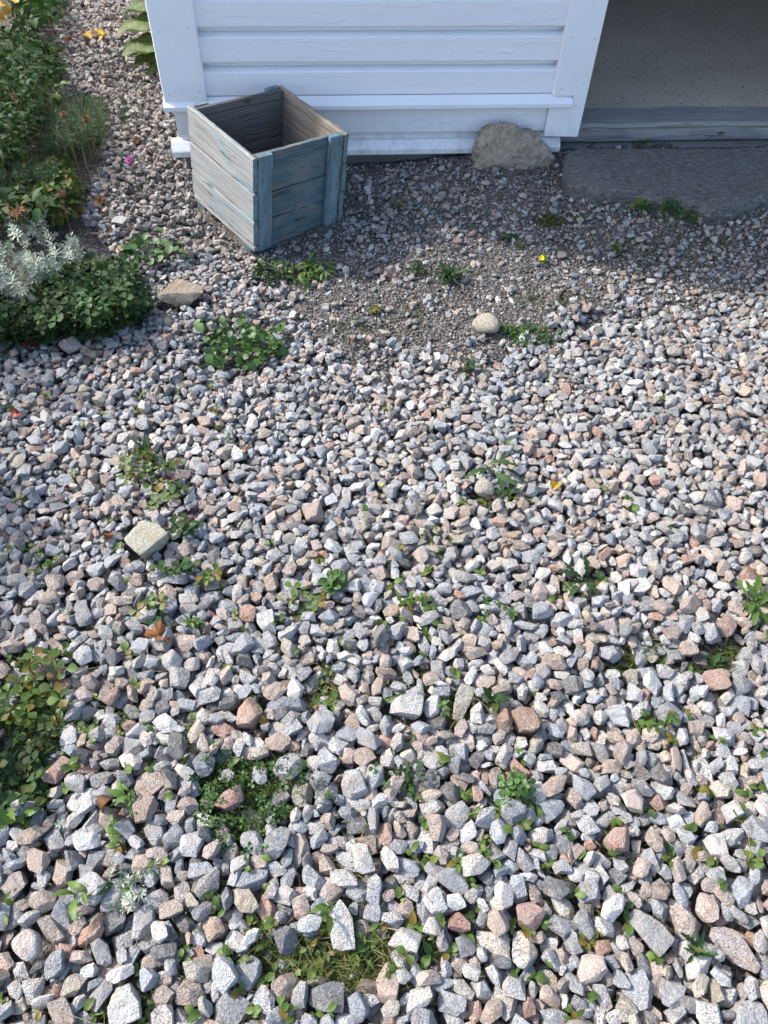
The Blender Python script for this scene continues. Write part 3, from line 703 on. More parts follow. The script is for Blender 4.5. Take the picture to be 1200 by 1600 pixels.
# ------------------------------------------------------------------ stone meshes
bulkV, bulkF, bulkC = [], [], []; base_n = 0
for i, s in enumerate(stones):
    if not keep[i]: continue
    rd = s.get('rounded', 0)
    ppx = 2 * s['S'][0] * F / s['dist'] * 0.64
    if rd: V, Fc = rock_verts(s['shape'], 4, s['S'], s['R'], 0.016)
    else:
        V, Fc = hull(s['li'], 2 if (i < NSPEC or i in big) else (1 if ppx > 11.5 and -20 < s['px'][0] < 1220 and s['px'][1] < 1620 else 0)); V = (V * s['S']) @ s['R'].T
    if i < NSPEC or i in big:
        me = new_mesh('stone', V, Fc, True, {'tint': ('FLOAT_COLOR', np.concatenate([np.tile(s['tint'], (len(V), 1)), np.full((len(V), 1), s['alpha'])], 1))}, M_ROCK, None if rd else 0.45)
        if i < NSPEC:
            o = link('stone', me, None, s['pos']); tag(o, s['label'], 'stone')
        else:
            o = link('stone', me, ground, s['pos'])
    else:
        bulkV.append(V + s['pos']); bulkF.append(Fc + base_n); base_n += len(V)
        bulkC.append(np.concatenate([np.tile(s['tint'], (len(V), 1)), np.full((len(V), 1), s['alpha'])], 1))
g = link('gravel', new_mesh('gravel', np.concatenate(bulkV), np.concatenate(bulkF), True, {'tint': ('FLOAT_COLOR', np.concatenate(bulkC))}, M_ROCK, 0.40), ground)
tag(g, kind='stuff')
print('stones', len(stones), 'kept', int(keep.sum()), 'bulk tris', sum(len(f) for f in bulkF))

# grit: tiny angular grains over the dark fine part and sparsely everywhere
def hm_at(x, y):
    i = np.clip(((np.asarray(x) - X0) / CELL).astype(int), 0, GX - 1); j = np.clip(((np.asarray(y) - Y0) / CELL).astype(int), 0, GY - 1)
    return HM[i, j], IDM[i, j]
def grains(mask, n, smin, smax, pal, power=2.0):
    x, y = sample(mask, n); z, idm = hm_at(x, y)
    ok = (idm < 0) | (rng.random(n) < .02); x, y, z = x[ok], y[ok], z[ok]; n = len(x)
    D, Fc = ICO[1] if False else (np.array(ico_v), ico_f)
    s = smin + (smax - smin) * rng.random(n) ** power
    V = D[None] * rng.uniform(.6, 1.15, (n, len(D), 1)) * (s[:, None, None] * .5) * rng.uniform(.6, 1, (n, 1, 3))
    ang = rng.uniform(0, 6.28, n); c, s_ = np.cos(ang)[:, None], np.sin(ang)[:, None]
    vx = V[..., 0] * c - V[..., 1] * s_; vy = V[..., 0] * s_ + V[..., 1] * c
    V = np.stack([vx, vy, V[..., 2]], -1) + np.stack([x, y, z + s * .18], -1)[:, None, :]
    f = (Fc[None] + (np.arange(n) * len(D))[:, None, None]).reshape(-1, 3)
    cc = np.repeat(np.concatenate([pick(pal, n), np.ones((n, 1))], 1)[:, None], len(D), 1)
    return V.reshape(-1, 3), f, cc.reshape(-1, 4)
_t = (1 + 5 ** .5) / 2
ico_v = [(-1, _t, 0), (1, _t, 0), (-1, -_t, 0), (1, -_t, 0), (0, -1, _t), (0, 1, _t), (0, -1, -_t), (0, 1, -_t), (_t, 0, -1), (_t, 0, 1), (-_t, 0, -1), (-_t, 0, 1)]
ico_v = [tuple(c / 1.902 for c in v) for v in ico_v]
ico_f = np.array([(0, 11, 5), (0, 5, 1), (0, 1, 7), (0, 7, 10), (0, 10, 11), (1, 5, 9), (5, 11, 4), (11, 10, 2), (10, 7, 6), (7, 1, 8), (3, 9, 4), (3, 4, 2), (3, 2, 6), (3, 6, 8), (3, 8, 9), (4, 9, 5), (2, 4, 11), (6, 2, 10), (8, 6, 7), (9, 8, 1)])
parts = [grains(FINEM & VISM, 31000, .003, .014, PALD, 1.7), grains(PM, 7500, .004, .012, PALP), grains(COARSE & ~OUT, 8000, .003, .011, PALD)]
off = 0; fs = []
for v, f, c in parts: fs.append(f + off); off += len(v)
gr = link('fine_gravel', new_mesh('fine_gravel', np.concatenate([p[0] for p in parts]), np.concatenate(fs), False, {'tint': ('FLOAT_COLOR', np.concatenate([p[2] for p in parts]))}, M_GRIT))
tag(gr, 'dark fine gravel and grit lying in front of the white house wall', kind='stuff')

# ------------------------------------------------------------------ rough boulder and stone slab
def boulder():
    from mathutils import noise as mn
    pts = [(a_ * .86, b_ * .55, c_ * (.80 if c_ > 0 else 1)) for a_, b_, c_ in [(-.172, -.055, .115), (-.168, -.08, -.03), (-.15, -.10, .05), (-.085, -.02, .160), (-.05, -.03, .162), (-.02, -.04, .147), (.04, -.05, .128), (.09, -.06, .100), (.105, -.07, .088), (.145, -.07, .060),
           (.168, -.07, .030), (.165, -.085, -.03), (.06, -.125, .030), (.05, -.13, -.03), (-.06, -.115, .07), (-.02, -.10, .105), (-.09, -.12, -.03), (.12, -.105, .035), (-.13, .06, .12), (-.06, .05, .155), (.1, .05, .09), (.15, .05, .03), (.16, .05, -.03), (-.16, .06, -.03)]]
    bm = bmesh.new(); vv = [bm.verts.new(p) for p in pts]; r = bmesh.ops.convex_hull(bm, input=vv)
    bmesh.ops.delete(bm, geom=[g for g in r['geom_interior'] if isinstance(g, bmesh.types.BMVert)], context='VERTS')
    bmesh.ops.triangulate(bm, faces=list(bm.faces))
    for lim in (.08, .045, .024, .013):
        bmesh.ops.subdivide_edges(bm, edges=[e for e in bm.edges if e.calc_length() > lim], cuts=1); bmesh.ops.triangulate(bm, faces=list(bm.faces))
        if lim > .02: bmesh.ops.smooth_vert(bm, verts=list(bm.verts), factor=0.07, use_axis_x=True, use_axis_y=True, use_axis_z=True)
    bmesh.ops.recalc_face_normals(bm, faces=bm.faces); bm.normal_update(); base = fp(0.600, 0.062, 0); gzv = float(gz(base.x, base.y)) - 0.004
    for v in bm.verts:
        p = v.co * 1.03; n_ = v.normal.copy()
        h_ = .019 * (.7 * mn.noise(p * 16) + .6 * abs(mn.noise(p * 34 + Vector((3, 1, 2)))) + .45 * mn.noise(p * 75) + .3 * mn.noise(p * 150))
        v.co = p + n_ * h_
    for v in bm.verts:
        u, d, z = v.co; v.co = U * u - NO * d + UP * z
    me = bpy.data.meshes.new('boulder'); bm.to_mesh(me); bm.free(); me.materials.append(M_BOULDER); me.polygons.foreach_set('use_smooth', np.ones(len(me.polygons), bool))
    tag(link('boulder', me, None, (base.x, base.y, gzv)), 'rough brown grey rock leaning against the white house wall by the doorway', 'rock')
boulder()
def slab():
    top = SLAB; c = sum((Vector(p) for p in top), Vector()) / len(top); bm = bmesh.new(); n = len(top)
    pts = []
    for i in range(n):                                           # refine the outline with small chips
        a, b = Vector(top[i]), Vector(top[(i + 1) % n]); m = max(2, int((b - a).length / 0.018))
        for k_ in range(m):
            p = a.lerp(b, k_ / m); nrm = Vector((b - a).yx.to_3d()); nrm = Vector(((b - a).y, -(b - a).x, 0)).normalized()
            pts.append(p + nrm * random.gauss(0, 0.0022))
    rings = []
    for inset, z in ((0.020, 0.0), (0.010, -0.003), (0.002, -0.011), (-0.003, -0.022), (0.004, -0.07)):
        ring = []
        for p in pts:
            d = (c - p).to_2d().normalized().to_3d()
            ring.append(bm.verts.new((p + d * (inset + random.gauss(0, 0.001)) + Vector((0, 0, z + random.gauss(0, .0006) + 0.06 - 0.06))) - c))
        rings.append(ring)
    m = len(pts)
    for a, b in zip(rings[:-1], rings[1:]):
        for i in range(m): bm.faces.new([a[i], a[(i + 1) % m], b[(i + 1) % m], b[i]])
    bm.faces.new(rings[0]); bmesh.ops.recalc_face_normals(bm, faces=bm.faces)
    me = bpy.data.meshes.new('stone_slab'); bm.to_mesh(me); bm.free(); me.materials.append(M_SLAB)
    tag(link('stone_slab', me, None, c), 'dark grey flat stone slab with a pointed front edge lying before the doorway', 'stone slab')
slab()

# ------------------------------------------------------------------ wooden crate
def crate():
    HC, t = 0.325, 0.016
    base = CN.copy(); base.z = CZ
    root = thing('wooden_crate', 'old wooden crate with worn blue paint, open on top, in front of the white house', 'crate', base)
    UP_ = (UP + Vector((0.100, 0.018, 0))).normalized()          # it stands a little crooked on the gravel
    cu_ = (cu - UP_ * cu.dot(UP_)).normalized(); cv_ = UP_.cross(cu_) if UP_.cross(cu_).dot(cv) > 0 else -UP_.cross(cu_)
    sh = lambda p: p
    Pt = lambda a, b, z: base + cu_ * a + cv_ * b + UP_ * z
    wj = 0.0006
    # long sides of planks; they run past the ends
    def side(a0, mat, rows, nm):
        for (z0, z1) in rows:
            board(nm, root, mat, Pt(a0 + random.uniform(-.0012, .0012), -0.002 + random.uniform(-.002, .002), z0), cv_, UP_, cu_, c_l, z1 - z0 - 0.0032, t, 14, 0.0030, 0.0006, wj, sh)
    side(0.0, M_CR_BARE, ((0.012, 0.030), (0.032, 0.118), (0.120, 0.212), (0.214, HC)), 'side_plank')
    side(c_w - t, M_CR_OUT, ((0.012, 0.030), (0.032, 0.130), (0.132, 0.226), (0.228, HC)), 'side_plank')
    # short ends, inside the long sides
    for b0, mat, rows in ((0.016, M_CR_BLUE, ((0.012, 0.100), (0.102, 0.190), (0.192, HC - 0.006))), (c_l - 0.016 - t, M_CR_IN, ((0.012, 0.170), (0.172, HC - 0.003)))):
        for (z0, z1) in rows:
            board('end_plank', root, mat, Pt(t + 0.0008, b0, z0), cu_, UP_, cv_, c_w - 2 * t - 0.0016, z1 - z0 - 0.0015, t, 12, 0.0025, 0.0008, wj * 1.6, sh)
    # battens nailed over the ends
    bw = 0.052
    for (a0, z0, z1) in ((t + 0.003, 0.006, HC - 0.004), (c_w - t - bw - 0.004, 0.004, HC - 0.002)):
        bt = board('batten', root, M_CR_BATTEN, Pt(a0, -0.0015, z0), UP_, cu_, cv_, z1 - z0, bw, 0.017, 10, 0.003, 0.0008, 0.001, sh)
        bc = Vector(bt.location) + base
        for zz in (0.035, 0.065, 0.145, 0.16, 0.245, 0.30):
            q = sh(Pt(a0 + random.uniform(.012, .04), -0.0012, zz))
            n_ = nail_at(q, -cv_, 0.0028); n_.parent = bt; n_.location = q - bc
    for a0 in (t + 0.003, c_w - t - bw - 0.004):
        board('batten', root, M_CR_BATTEN, Pt(a0, c_l - 0.0145, 0.004), UP_, cu_, cv_, HC - 0.006, bw, 0.017, 8, 0.003, 0.0008, 0.001, sh)
    # floor of the crate and the dark edge boards below the ends
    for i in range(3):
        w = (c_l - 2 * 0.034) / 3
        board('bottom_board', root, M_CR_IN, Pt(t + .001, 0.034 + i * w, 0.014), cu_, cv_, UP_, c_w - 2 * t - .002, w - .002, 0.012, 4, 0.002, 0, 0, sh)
    board('bottom_rail', root, M_CR_BLUE, Pt(0.002, 0.0165, -0.004), cu_, cv_, UP_, c_w - 0.004, 0.05, 0.0155, 6, 0.002, 0.0005, .0008, sh)
    board('bottom_rail', root, M_CR_BLUE, Pt(0.002, c_l - 0.0665, -0.004), cu_, cv_, UP_, c_w - 0.004, 0.05, 0.0155, 6, 0.002, 0.0005, .0008, sh)
    # painted front edges of the long sides' planks
    for ch in list(root.children):                             # the paint went over the planks' near ends
        if ch.name.startswith('side_plank'):
            ch.data.materials.append(M_CR_BATTEN)
            for f in ch.data.polygons:
                if f.normal.dot(-cv_) > .7: f.material_index = 1
    return root
M_NAIL = NT('rusty_nail'); M_NAIL.b.inputs['Base Color'].default_value = (0.045, 0.028, 0.02, 1); M_NAIL.b.inputs['Roughness'].default_value = 0.8; M_NAIL = M_NAIL.m
NAILM = None
def nail_at(q, nrm, r):
    global NAILM
    if NAILM is None:
        V = [(math.cos(a * PI / 4) * r, math.sin(a * PI / 4) * r, 0) for a in range(8)] + [(math.cos(a * PI / 4) * r * .7, math.sin(a * PI / 4) * r * .7, .0009) for a in range(8)]
        f = [[a, (a + 1) % 8, 8 + (a + 1) % 8, 8 + a] for a in range(8)] + [list(range(8, 16))]
        NAILM = new_mesh('nail', V, f, False, None, M_NAIL)
    o = link('nail', NAILM); o.rotation_euler = Vector(nrm).to_track_quat('Z', 'Y').to_euler(); return o
crate()
for cb_ in [o for o in house.children if o.name in ('corner_board', 'door_casing')]:          # painted-over nail heads in the corner boards
    left = cb_.name == 'corner_board'
    for k_, (u_, z_) in enumerate(((UL + .022, .275), (UL + .122, .285), (UL + .024, .47), (UL + .12, .48)) if left else ((.745, .285), (.822, .30), (.745, .45), (.825, .445), (.735, .15), (.822, .145))):
        q = fp(u_, .0322 if left else .0342, z_); n_ = nail_at(q, NO, .0028); n_.parent = cb_; n_.location = q - Vector(house.location) - Vector(cb_.location); n_.scale = (.62, .62, 1)

# ------------------------------------------------------------------ plants
def leaflet(L, W, prof='oval', n=5, fold=0.25, curl=0.0, droop=0.0, serr=0.0):
    """flat leaf along +X from the origin: midrib raised less than the edges"""
    V, Fc = [], []
    for i in range(n + 1):
        t = i / n
        w = {'oval': math.sin(PI * min(1, t * .96 + .02)) ** .75, 'round': math.sqrt(max(0, 1 - (2 * t - 1.0) ** 2)) if t < .97 else .25, 'obovate': math.sin(PI * t ** 1.5) ** .8 if 0 < t < 1 else 0.06,
             'lance': (t * 4) ** .7 * (1 - t) ** .6 * .9 if t < .25 else (1 - t) ** .6 * 1.02, 'blade': (1 - t) ** .7, 'heart': (math.sin(PI * (t * .80 + .18)) ** .8)}[prof]
        w = max(.03, w) * W / 2
        if serr and i % 2 == 0 and 0 < i < n: w *= 1 - serr
        x = L * t; z = -droop * L * t * t + curl * L * math.sin(PI * t) * .4
        V += [(x, -w, z + fold * w), (x, 0, z), (x, w, z + fold * w)]
    for i in range(n):
        a = 3 * i; Fc += [[a, a + 3, a + 4, a + 1], [a + 1, a + 4, a + 5, a + 2]]
    return V, Fc
def xf(vf, M): return [tuple(M @ Vector(v)) for v in vf[0]], vf[1]
def merge(lst):
    V, Fc, rr = [], [], []
    for i, (v, f) in enumerate(lst):
        o = len(V); V += v; Fc += [[k + o for k in q] for q in f]; rr += [random.random()] * len(v)
    return V, Fc, rr
def tube(pts, r0, r1, k=4):
    V, Fc = [], []; n = len(pts)
    for i, p in enumerate(pts):
        p = Vector(p); d = (Vector(pts[min(i + 1, n - 1)]) - Vector(pts[max(i - 1, 0)])).normalized()
        s = d.orthogonal().normalized(); q = d.cross(s); r = r0 + (r1 - r0) * i / max(1, n - 1)
        V += [tuple(p + (s * math.cos(2 * PI * a / k) + q * math.sin(2 * PI * a / k)) * r) for a in range(k)]
    for i in range(n - 1):
        for a in range(k): Fc.append([i * k + a, i * k + (a + 1) % k, (i + 1) * k + (a + 1) % k, (i + 1) * k + a])
    return V, Fc
def RZ(a): return Matrix.Rotation(a, 4, 'Z')
def RY(a): return Matrix.Rotation(a, 4, 'Y')
def RX(a): return Matrix.Rotation(a, 4, 'X')
def TR(*v): return Matrix.Translation(v)
def mk(name, lst, mat, smooth=True):
    V, Fc, rr = merge(lst); return new_mesh(name, V, Fc, smooth, {'leafrand': ('FLOAT', rr)}, mat)
def trefoil(L, mat, prof='obovate', stalk=0.03):
    ls = [xf(leaflet(L * random.uniform(.85, 1.1), L * random.uniform(.72, .9), prof, 5, random.uniform(.1, .35), 0, random.uniform(-.05, .25)), RZ(a + random.gauss(0, .12)) @ TR(.001, 0, 0) @ RY(random.uniform(-.25, .12))) for a in (0, 2.09, 4.19)]
    ls.append(tube([(0, 0, 0), (random.gauss(0, .004), random.gauss(0, .004), -stalk * .5), (random.gauss(0, .008), random.gauss(0, .008), -stalk)], .0007, .0009, 3))
    return mk('leaf', ls, mat)
def variants(fn, n=6): return [fn() for _ in range(n)]
MESH = {
 'clover': variants(lambda: trefoil(.0125, L_CLOVER)), 'clover_dark': variants(lambda: trefoil(.0125, L_DARK)), 'clover_small': variants(lambda: trefoil(.0085, L_CLOVER, stalk=.015)),
 'straw': variants(lambda: trefoil(.016, L_BRIGHTW, 'obovate')), 'round': variants(lambda: mk('leaf', [xf(leaflet(.024, .022, 'round', 6, .2, 0, .15), RY(-.1)), tube([(0, 0, 0), (-.012, 0, -.02)], .0008, .0009, 3)], L_CLOVER)),
 'round_bright': variants(lambda: mk('leaf', [xf(leaflet(.020, .016, 'obovate', 6, .25, 0, .2), RY(-.1))], L_BRIGHTW)),
 'dandelion': variants(lambda: mk('leaf', [leaflet(.060, .017, 'obovate', 12, .3, .25, random.uniform(.2, .5), .5)], L_DARK)),
 'dandelion_bright': variants(lambda: mk('leaf', [leaflet(.055, .018, 'obovate', 12, .3, .25, random.uniform(.2, .5), .35)], L_BRIGHT)),
 'oval': variants(lambda: mk('leaf', [leaflet(.055, .026, 'oval', 8, .22, .2, random.uniform(.1, .4))], L_DARK)),
 'oval_bright': variants(lambda: mk('leaf', [leaflet(.040, .016 * random.uniform(.8, 1.2), 'obovate', 10, .35, .3, random.uniform(.2, .7), .18)], L_BRIGHT)),
 'rosette': variants(lambda: mk('leaf', [leaflet(.030, .017, 'obovate', 6, .3, .2, .15)], L_CLOVER)),
 'lance': variants(lambda: mk('leaf', [leaflet(.075, .014, 'lance', 8, .25, .25, random.uniform(.2, .5))], L_DARK)),
}
def sprig(h, nl, ll, lw, mat, prof='oval', spread=1.0):
    ls = [tube([(0, 0, 0), (0, 0, h * .5), (0, 0, h)], .0011, .0007, 3)]
    for i in range(nl):
        t = (i + 1) / nl; a = i * 2.4
        ls.append(xf(leaflet(ll * (1.1 - .45 * t), lw, prof, 3, .2, 0, .1), TR(0, 0, h * (.15 + .85 * t)) @ RZ(a) @ RY(-(.25 + .9 * t ** 2) * spread + random.gauss(0, .15))))
    return mk('sprig', ls, mat)
MESH['silver'] = variants(lambda: sprig(.045, 17, .021, .0058, L_SILVER), 5)
def hz(x, y):
    z, _ = hm_at(np.array([x]), np.array([y])); return float(z[0])
CNT = {}
def leaf_part(root, kind, loc, rot, sc=1.0, name='leaf'):
    o = link(name, random.choice(MESH[kind]), root); o.location = Vector(loc) - Vector(root.location); o.rotation_euler = rot; o.scale = (sc,) * 3; return o
def spot(px, py, dz=0.0):
    p = at(px, py, dz); return p
def patch(name, label, cat, px, py, rx, ry, kind, n, h=(.008, .03), sc=1.0, tilt=.35, mound=0.0, dens=1.0, group=None):
    """low leafy plant spreading over an ellipse given on the ground"""
    c = spot(px, py); dist = np.linalg.norm(c - [0, 0, H]); k_ = dist / F
    vv = ray(px, py); fore = abs(vv[2]) / np.linalg.norm(vv)
    ax, ay = rx * k_, ry * k_ / fore
    root = thing(name, label, cat, (c[0], c[1], hz(c[0], c[1])), group)
    for i in range(int(n * 1.7)):
        a, r = random.uniform(0, 2 * PI), math.sqrt(random.random()); r *= 1 + .25 * math.sin(3 * a + px) + .15 * math.sin(5 * a + py)
        x, y = c[0] + math.cos(a) * r * ax, c[1] + math.sin(a) * r * ay
        if kind in ('clover_small', 'clover', 'clover_dark') and mound < .015 and n > 20 and hz(x, y) - float(base_z(x, y)) > .022 and random.random() < .8: continue
        z = hz(x, y) + random.uniform(*h) + mound * max(0, 1 - r * r)
        leaf_part(root, kind, (x, y, z), (random.gauss(0, tilt), random.gauss(0, tilt), random.uniform(0, 6.28)), sc * random.uniform(.7, 1.25))
    return root
def rosette(name, label, cat, px, py, kind, n, sc=1.0, lift=.35, jitter=.25, dz=.006, aspect=1.0, group=None):
    c = spot(px, py, .01); z = np.mean([hz(c[0] + dx, c[1] + dy) for dx in (-.018, 0, .018) for dy in (-.018, 0, .018)])
    root = thing(name, label, cat, (c[0], c[1], z), group); n = int(n * 1.5)
    for i in range(n):
        a = random.uniform(0, 6.28); a0 = random.uniform(0, 6.28); r0 = .014 * sc * math.sqrt(random.random())
        leaf_part(root, kind, (c[0] + r0 * math.cos(a0), c[1] + r0 * math.sin(a0), z + dz + random.uniform(-.004, .012)), (random.gauss(0, .4), -(lift * random.uniform(.3, 1.3) + (i / n) * .4) + random.gauss(0, jitter), a), sc * random.uniform(.45, 1.15))
    return root
def blades(n, h, spread, w, lean=.6):
    ls = []
    for _ in range(n):
        a = random.uniform(0, 6.28); L = h * random.uniform(.45, 1.1); r = spread * math.sqrt(random.random()); b = random.uniform(0, 6.28)
        ls.append(xf(leaflet(L, w * random.uniform(.7, 1.3), 'blade', 4, .3, 0, random.uniform(.1, .8)), TR(r * math.cos(b), r * math.sin(b), 0) @ RZ(a) @ RY(-(1.45 - random.uniform(.1, 1) * lean * 1.6))))
    return ls
def tuft(label, px, py, n=40, h=.05, spread=.025, w=.0022, mat=None, lean=.6, extra=None):
    c = spot(px, py); z = hz(c[0], c[1])
    zb = min(z, float(base_z(c[0], c[1])) + .02)
    root = thing('grass_tuft', label, 'grass tuft', (c[0], c[1], zb))
    link('blades', mk('blades', blades(n, h, spread, w, lean), mat or L_GRASS), root)['kind'] = 'stuff'
    return root

# --- weeds between the stones
patch('clover', 'largest clump of dark rounded leaves on the gravel below the crate', 'clover', 378, 540, 66, 34, 'round', 105, (.006, .045), 1.0, .5, .018)
patch('clover', 'small round leaved clump between the clover mat and the crate', 'clover', 235, 397, 52, 20, 'round', 42, (.01, .03), 1.1, .4, .01)
patch('weed', 'low toothed weed in front of the crate corner, left of two', 'weed', 430, 434, 40, 14, 'dandelion', 46, (.006, .03), .72, .4)
patch('weed', 'low bright toothed weed in front of the crate, right of two', 'weed', 488, 430, 26, 14, 'dandelion_bright', 40, (.006, .03), .75, .4)
rosette('weed', 'dark spiky rosette weed on the bare dark fine gravel', 'weed', 702, 430, 'lance', 30, .95, .35)
rosette('weed', 'small dark weed left of the spiky rosette', 'weed', 652, 424, 'dandelion', 12, .7, .3)
patch('weed', 'low green cushion weed right of the rounded cream stone', 'weed', 830, 529, 36, 17, 'clover_small', 190, (.004, .022), 1.0, .5, .012)
rosette('weed', 'tiny weed with reddish leaves on dark gravel left of the cream stone', 'weed', 585, 484, 'round_bright', 12, 1.0, .3)
rosette('weed', 'leafy weed with turning yellow leaves at the slab front edge', 'weed', 1000, 322, 'oval_bright', 16, 1.15, .5)
patch('weed', 'dark green feathery weed beside the pointed slab tip', 'weed', 1052, 338, 26, 12, 'clover_small', 70, (.005, .04), 1.1, .6, .015)
rosette('weed', 'pair of dull oval leaves lying on gravel below the rough rock', 'weed', 800, 374, 'oval', 4, 1.0, .1)
rosette('weed', 'small green weed near the right edge on fine gravel', 'weed', 962, 388, 'round_bright', 12, .9, .3)
rosette('weed', 'little upright weed between stones above the pansy', 'weed', 906, 342, 'round_bright', 10, .9, .5)
patch('weed', 'pale green three leaved seedling group with a dark serrated leaf', 'weed', 228, 735, 42, 24, 'straw', 15, (.012, .035), 1.05, .35)
rosette('weed', 'dark pointed leaves rising behind pale three leaved seedlings', 'weed', 232, 712, 'lance', 9, .85, .7)
patch('weed', 'pale flat three leaved seedling above the big greenish block', 'weed', 252, 777, 28, 14, 'straw', 8, (.012, .025), 1.15, .25)
patch('weed', 'dull dark three leaved seedling right of the big greenish block', 'weed', 298, 832, 24, 14, 'clover_dark', 6, (.012, .025), 1.5, .25)
patch('weed', 'dark pair of three leaved seedlings below the big greenish block', 'weed', 275, 897, 26, 10, 'clover_dark', 7, (.012, .025), 1.5, .25)
patch('weed', 'fresh green three leaved seedling beside dark seedlings', 'weed', 330, 913, 20, 12, 'straw', 7, (.012, .025), 1.1, .25)
patch('weed', 'green seedling patch above the orange fallen leaf', 'weed', 243, 960, 18, 22, 'straw', 8, (.012, .025), 1.05, .25)
rosette('weed', 'bushy green weed right of the orange fallen leaf', 'weed', 300, 975, 'oval_bright', 12, .6, .8)
rosette('weed', 'flat round rosette with thick green leaves and a red tinted top', 'weed', 520, 916, 'rosette', 26, 1.0, .12)
patch('weed', 'pale seedlings left below the round green rosette', 'weed', 472, 950, 34, 22, 'straw', 10, (.008, .02), 1.0, .3)
patch('weed', 'small seedlings between pale stones below the frame middle', 'weed', 652, 948, 26, 12, 'straw', 7, (.008, .02), .95, .3)
patch('clover', 'compact clover clump right of the frame middle', 'clover', 768, 962, 28, 20, 'clover', 26, (.006, .022), 1.0, .35, .008)
patch('clover', 'dark clover patch in the lower middle between granite stones', 'clover', 628, 1226, 36, 24, 'clover_dark', 36, (.006, .024), 1.05, .4, .01)
patch('clover', 'pale green clover clump right of the dark clover patch', 'clover', 800, 1237, 24, 22, 'clover', 18, (.006, .022), 1.15, .35, .008)
patch('clover', 'wide low green mat growing through gravel, lower left of middle', 'clover', 390, 1240, 95, 66, 'clover_small', 420, (.0, .018), 1.0, .6)
rosette('dandelion', 'dandelion weed with long serrated leaves above the cream pebble', 'dandelion', 768, 735, 'dandelion', 6, 1.15, .4)
rosette('dandelion', 'serrated weed lying below the cream pebble', 'dandelion', 786, 776, 'dandelion', 7, 1.0, .2)
rosette('dandelion', 'dark rosette with broad leaves on the middle right gravel', 'dandelion', 912, 908, 'dandelion', 13, 1.0, .25)
rosette('dandelion', 'bright leafy weed cut by the right edge of the frame', 'dandelion', 1180, 942, 'dandelion_bright', 14, 1.1, .3)
rosette('weed', 'grassy weed with narrow leaves near the top middle gravel', 'weed', 730, 580, 'lance', 12, .7, .4)
patch('weed', 'dense fine leaved green tuft above pink stones in the middle', 'weed', 680, 850, 24, 22, 'clover_small', 60, (.004, .02), .8, .6, .012)
rosette('weed', 'single broad upright leaf beside the bright white slab stone', 'weed', 512, 1425, 'oval_bright', 3, 1.3, .75)
rosette('weed', 'two broad leaves bending over stones at the lower left', 'weed', 128, 1396, 'oval_bright', 4, 1.15, .3)
rosette('weed', 'broad green leaf pair left of middle beside a pale stone', 'weed', 172, 1298, 'oval_bright', 3, .95, .3)
rosette('weed', 'leafy stalk with yellow and green leaves on the left gravel', 'weed', 205, 1248, 'oval_bright', 6, 1.0, .5)
patch('weed', 'big mixed clump of round weeds cut by the left edge', 'weed', 48, 1090, 60, 44, 'straw', 34, (.01, .04), 1.25, .45, .012)
patch('weed', 'dark leafy clump below the mixed weeds at the left edge', 'weed', 22, 1215, 48, 56, 'clover_dark', 34, (.01, .05), 1.6, .45, .015)
rosette('weed', 'large bright blade leaves at the left edge, below weeds', 'weed', 18, 1270, 'oval_bright', 7, 1.5, .6)
rosette('weed', 'green leaf poking in at the far lower left edge', 'weed', 2, 1420, 'oval_bright', 4, .9, .4)
rosette('weed', 'upright weed between stones at the lower right', 'weed', 1082, 1490, 'dandelion', 9, .75, .9)
rosette('weed', 'small bright leaves near the right edge above striped stones', 'weed', 1172, 1335, 'round_bright', 8, 1.15, .4)
patch('weed', 'tiny seedlings on bare soil in the right gravel', 'weed', 1012, 1132, 30, 14, 'straw', 9, (.006, .018), .9, .3)
rosette('weed', 'mixed dark weed on soil by the orange pink stone', 'weed', 1120, 1030, 'oval', 8, .6, .4)
rosette('weed', 'green weed on soil left of the olive grey narrow stone', 'weed', 690, 1108, 'oval_bright', 10, .6, .5)
rosette('weed', 'small leaves beside pale stones right of middle', 'weed', 770, 1095, 'oval', 7, .6, .4)

tuft('yellowish grass tuft in the lower middle above the white slab', 553, 1338, 70, .055, .028, .002, L_DRYGRASS)
tuft('dry mossy grass tuft between crate and rough rock', 632, 322, 110, .04, .035, .0018, L_DRYGRASS, .9)
tuft('grass tuft growing at the doorway threshold above the slab', 1006, 224, 45, .06, .03, .0022, L_GRASS)
tuft('thin pale grass at the threshold near the right edge', 1155, 222, 22, .05, .03, .0018, L_DRYGRASS)
tuft('grass tuft on soil beside the moss in the right gravel', 1000, 1010, 50, .045, .04, .002, L_GRASS, .9)
tuft('grass tuft near the orange pink stone', 1140, 1040, 40, .05, .04, .002, L_GRASS, .8)
tuft('green grass beside the olive grey narrow stone', 712, 1112, 55, .05, .035, .0022, L_GRASS, .8)
tuft('straggly dry grass left of the bright white slab', 468, 1440, 60, .055, .05, .002, L_DRYGRASS, 1.0)
tuft('yellow green grass tuft under the bright white slab', 560, 1470, 50, .045, .035, .002, L_GRASS, .9)
tuft('fine grass among dark stones at the bottom middle', 618, 1522, 45, .05, .03, .002, L_DRYGRASS, .9)
tuft('grass tuft by the lower right pink stones', 922, 1440, 40, .05, .03, .002, L_DRYGRASS, .8)
tuft('short grass in the upper middle gravel', 588, 706, 30, .04, .03, .002, L_DRYGRASS, .8)
tuft('grass blades right of the short grass', 628, 712, 26, .045, .02, .002, L_GRASS, .8)
tuft('long grass hanging over gravel at the left edge', 40, 1065, 60, .12, .06, .003, L_GRASS, 1.1)
tuft('grass blades on the left above pale seedlings', 262, 622, 14, .08, .012, .0025, L_GRASS, .4)
tuft('sparse grass on gravel near the top right soil', 880, 470, 30, .045, .03, .002, L_DRYGRASS, .9)
tuft('grass tuft left of the top right white stone', 835, 470, 24, .04, .025, .002, L_GRASS, .9)
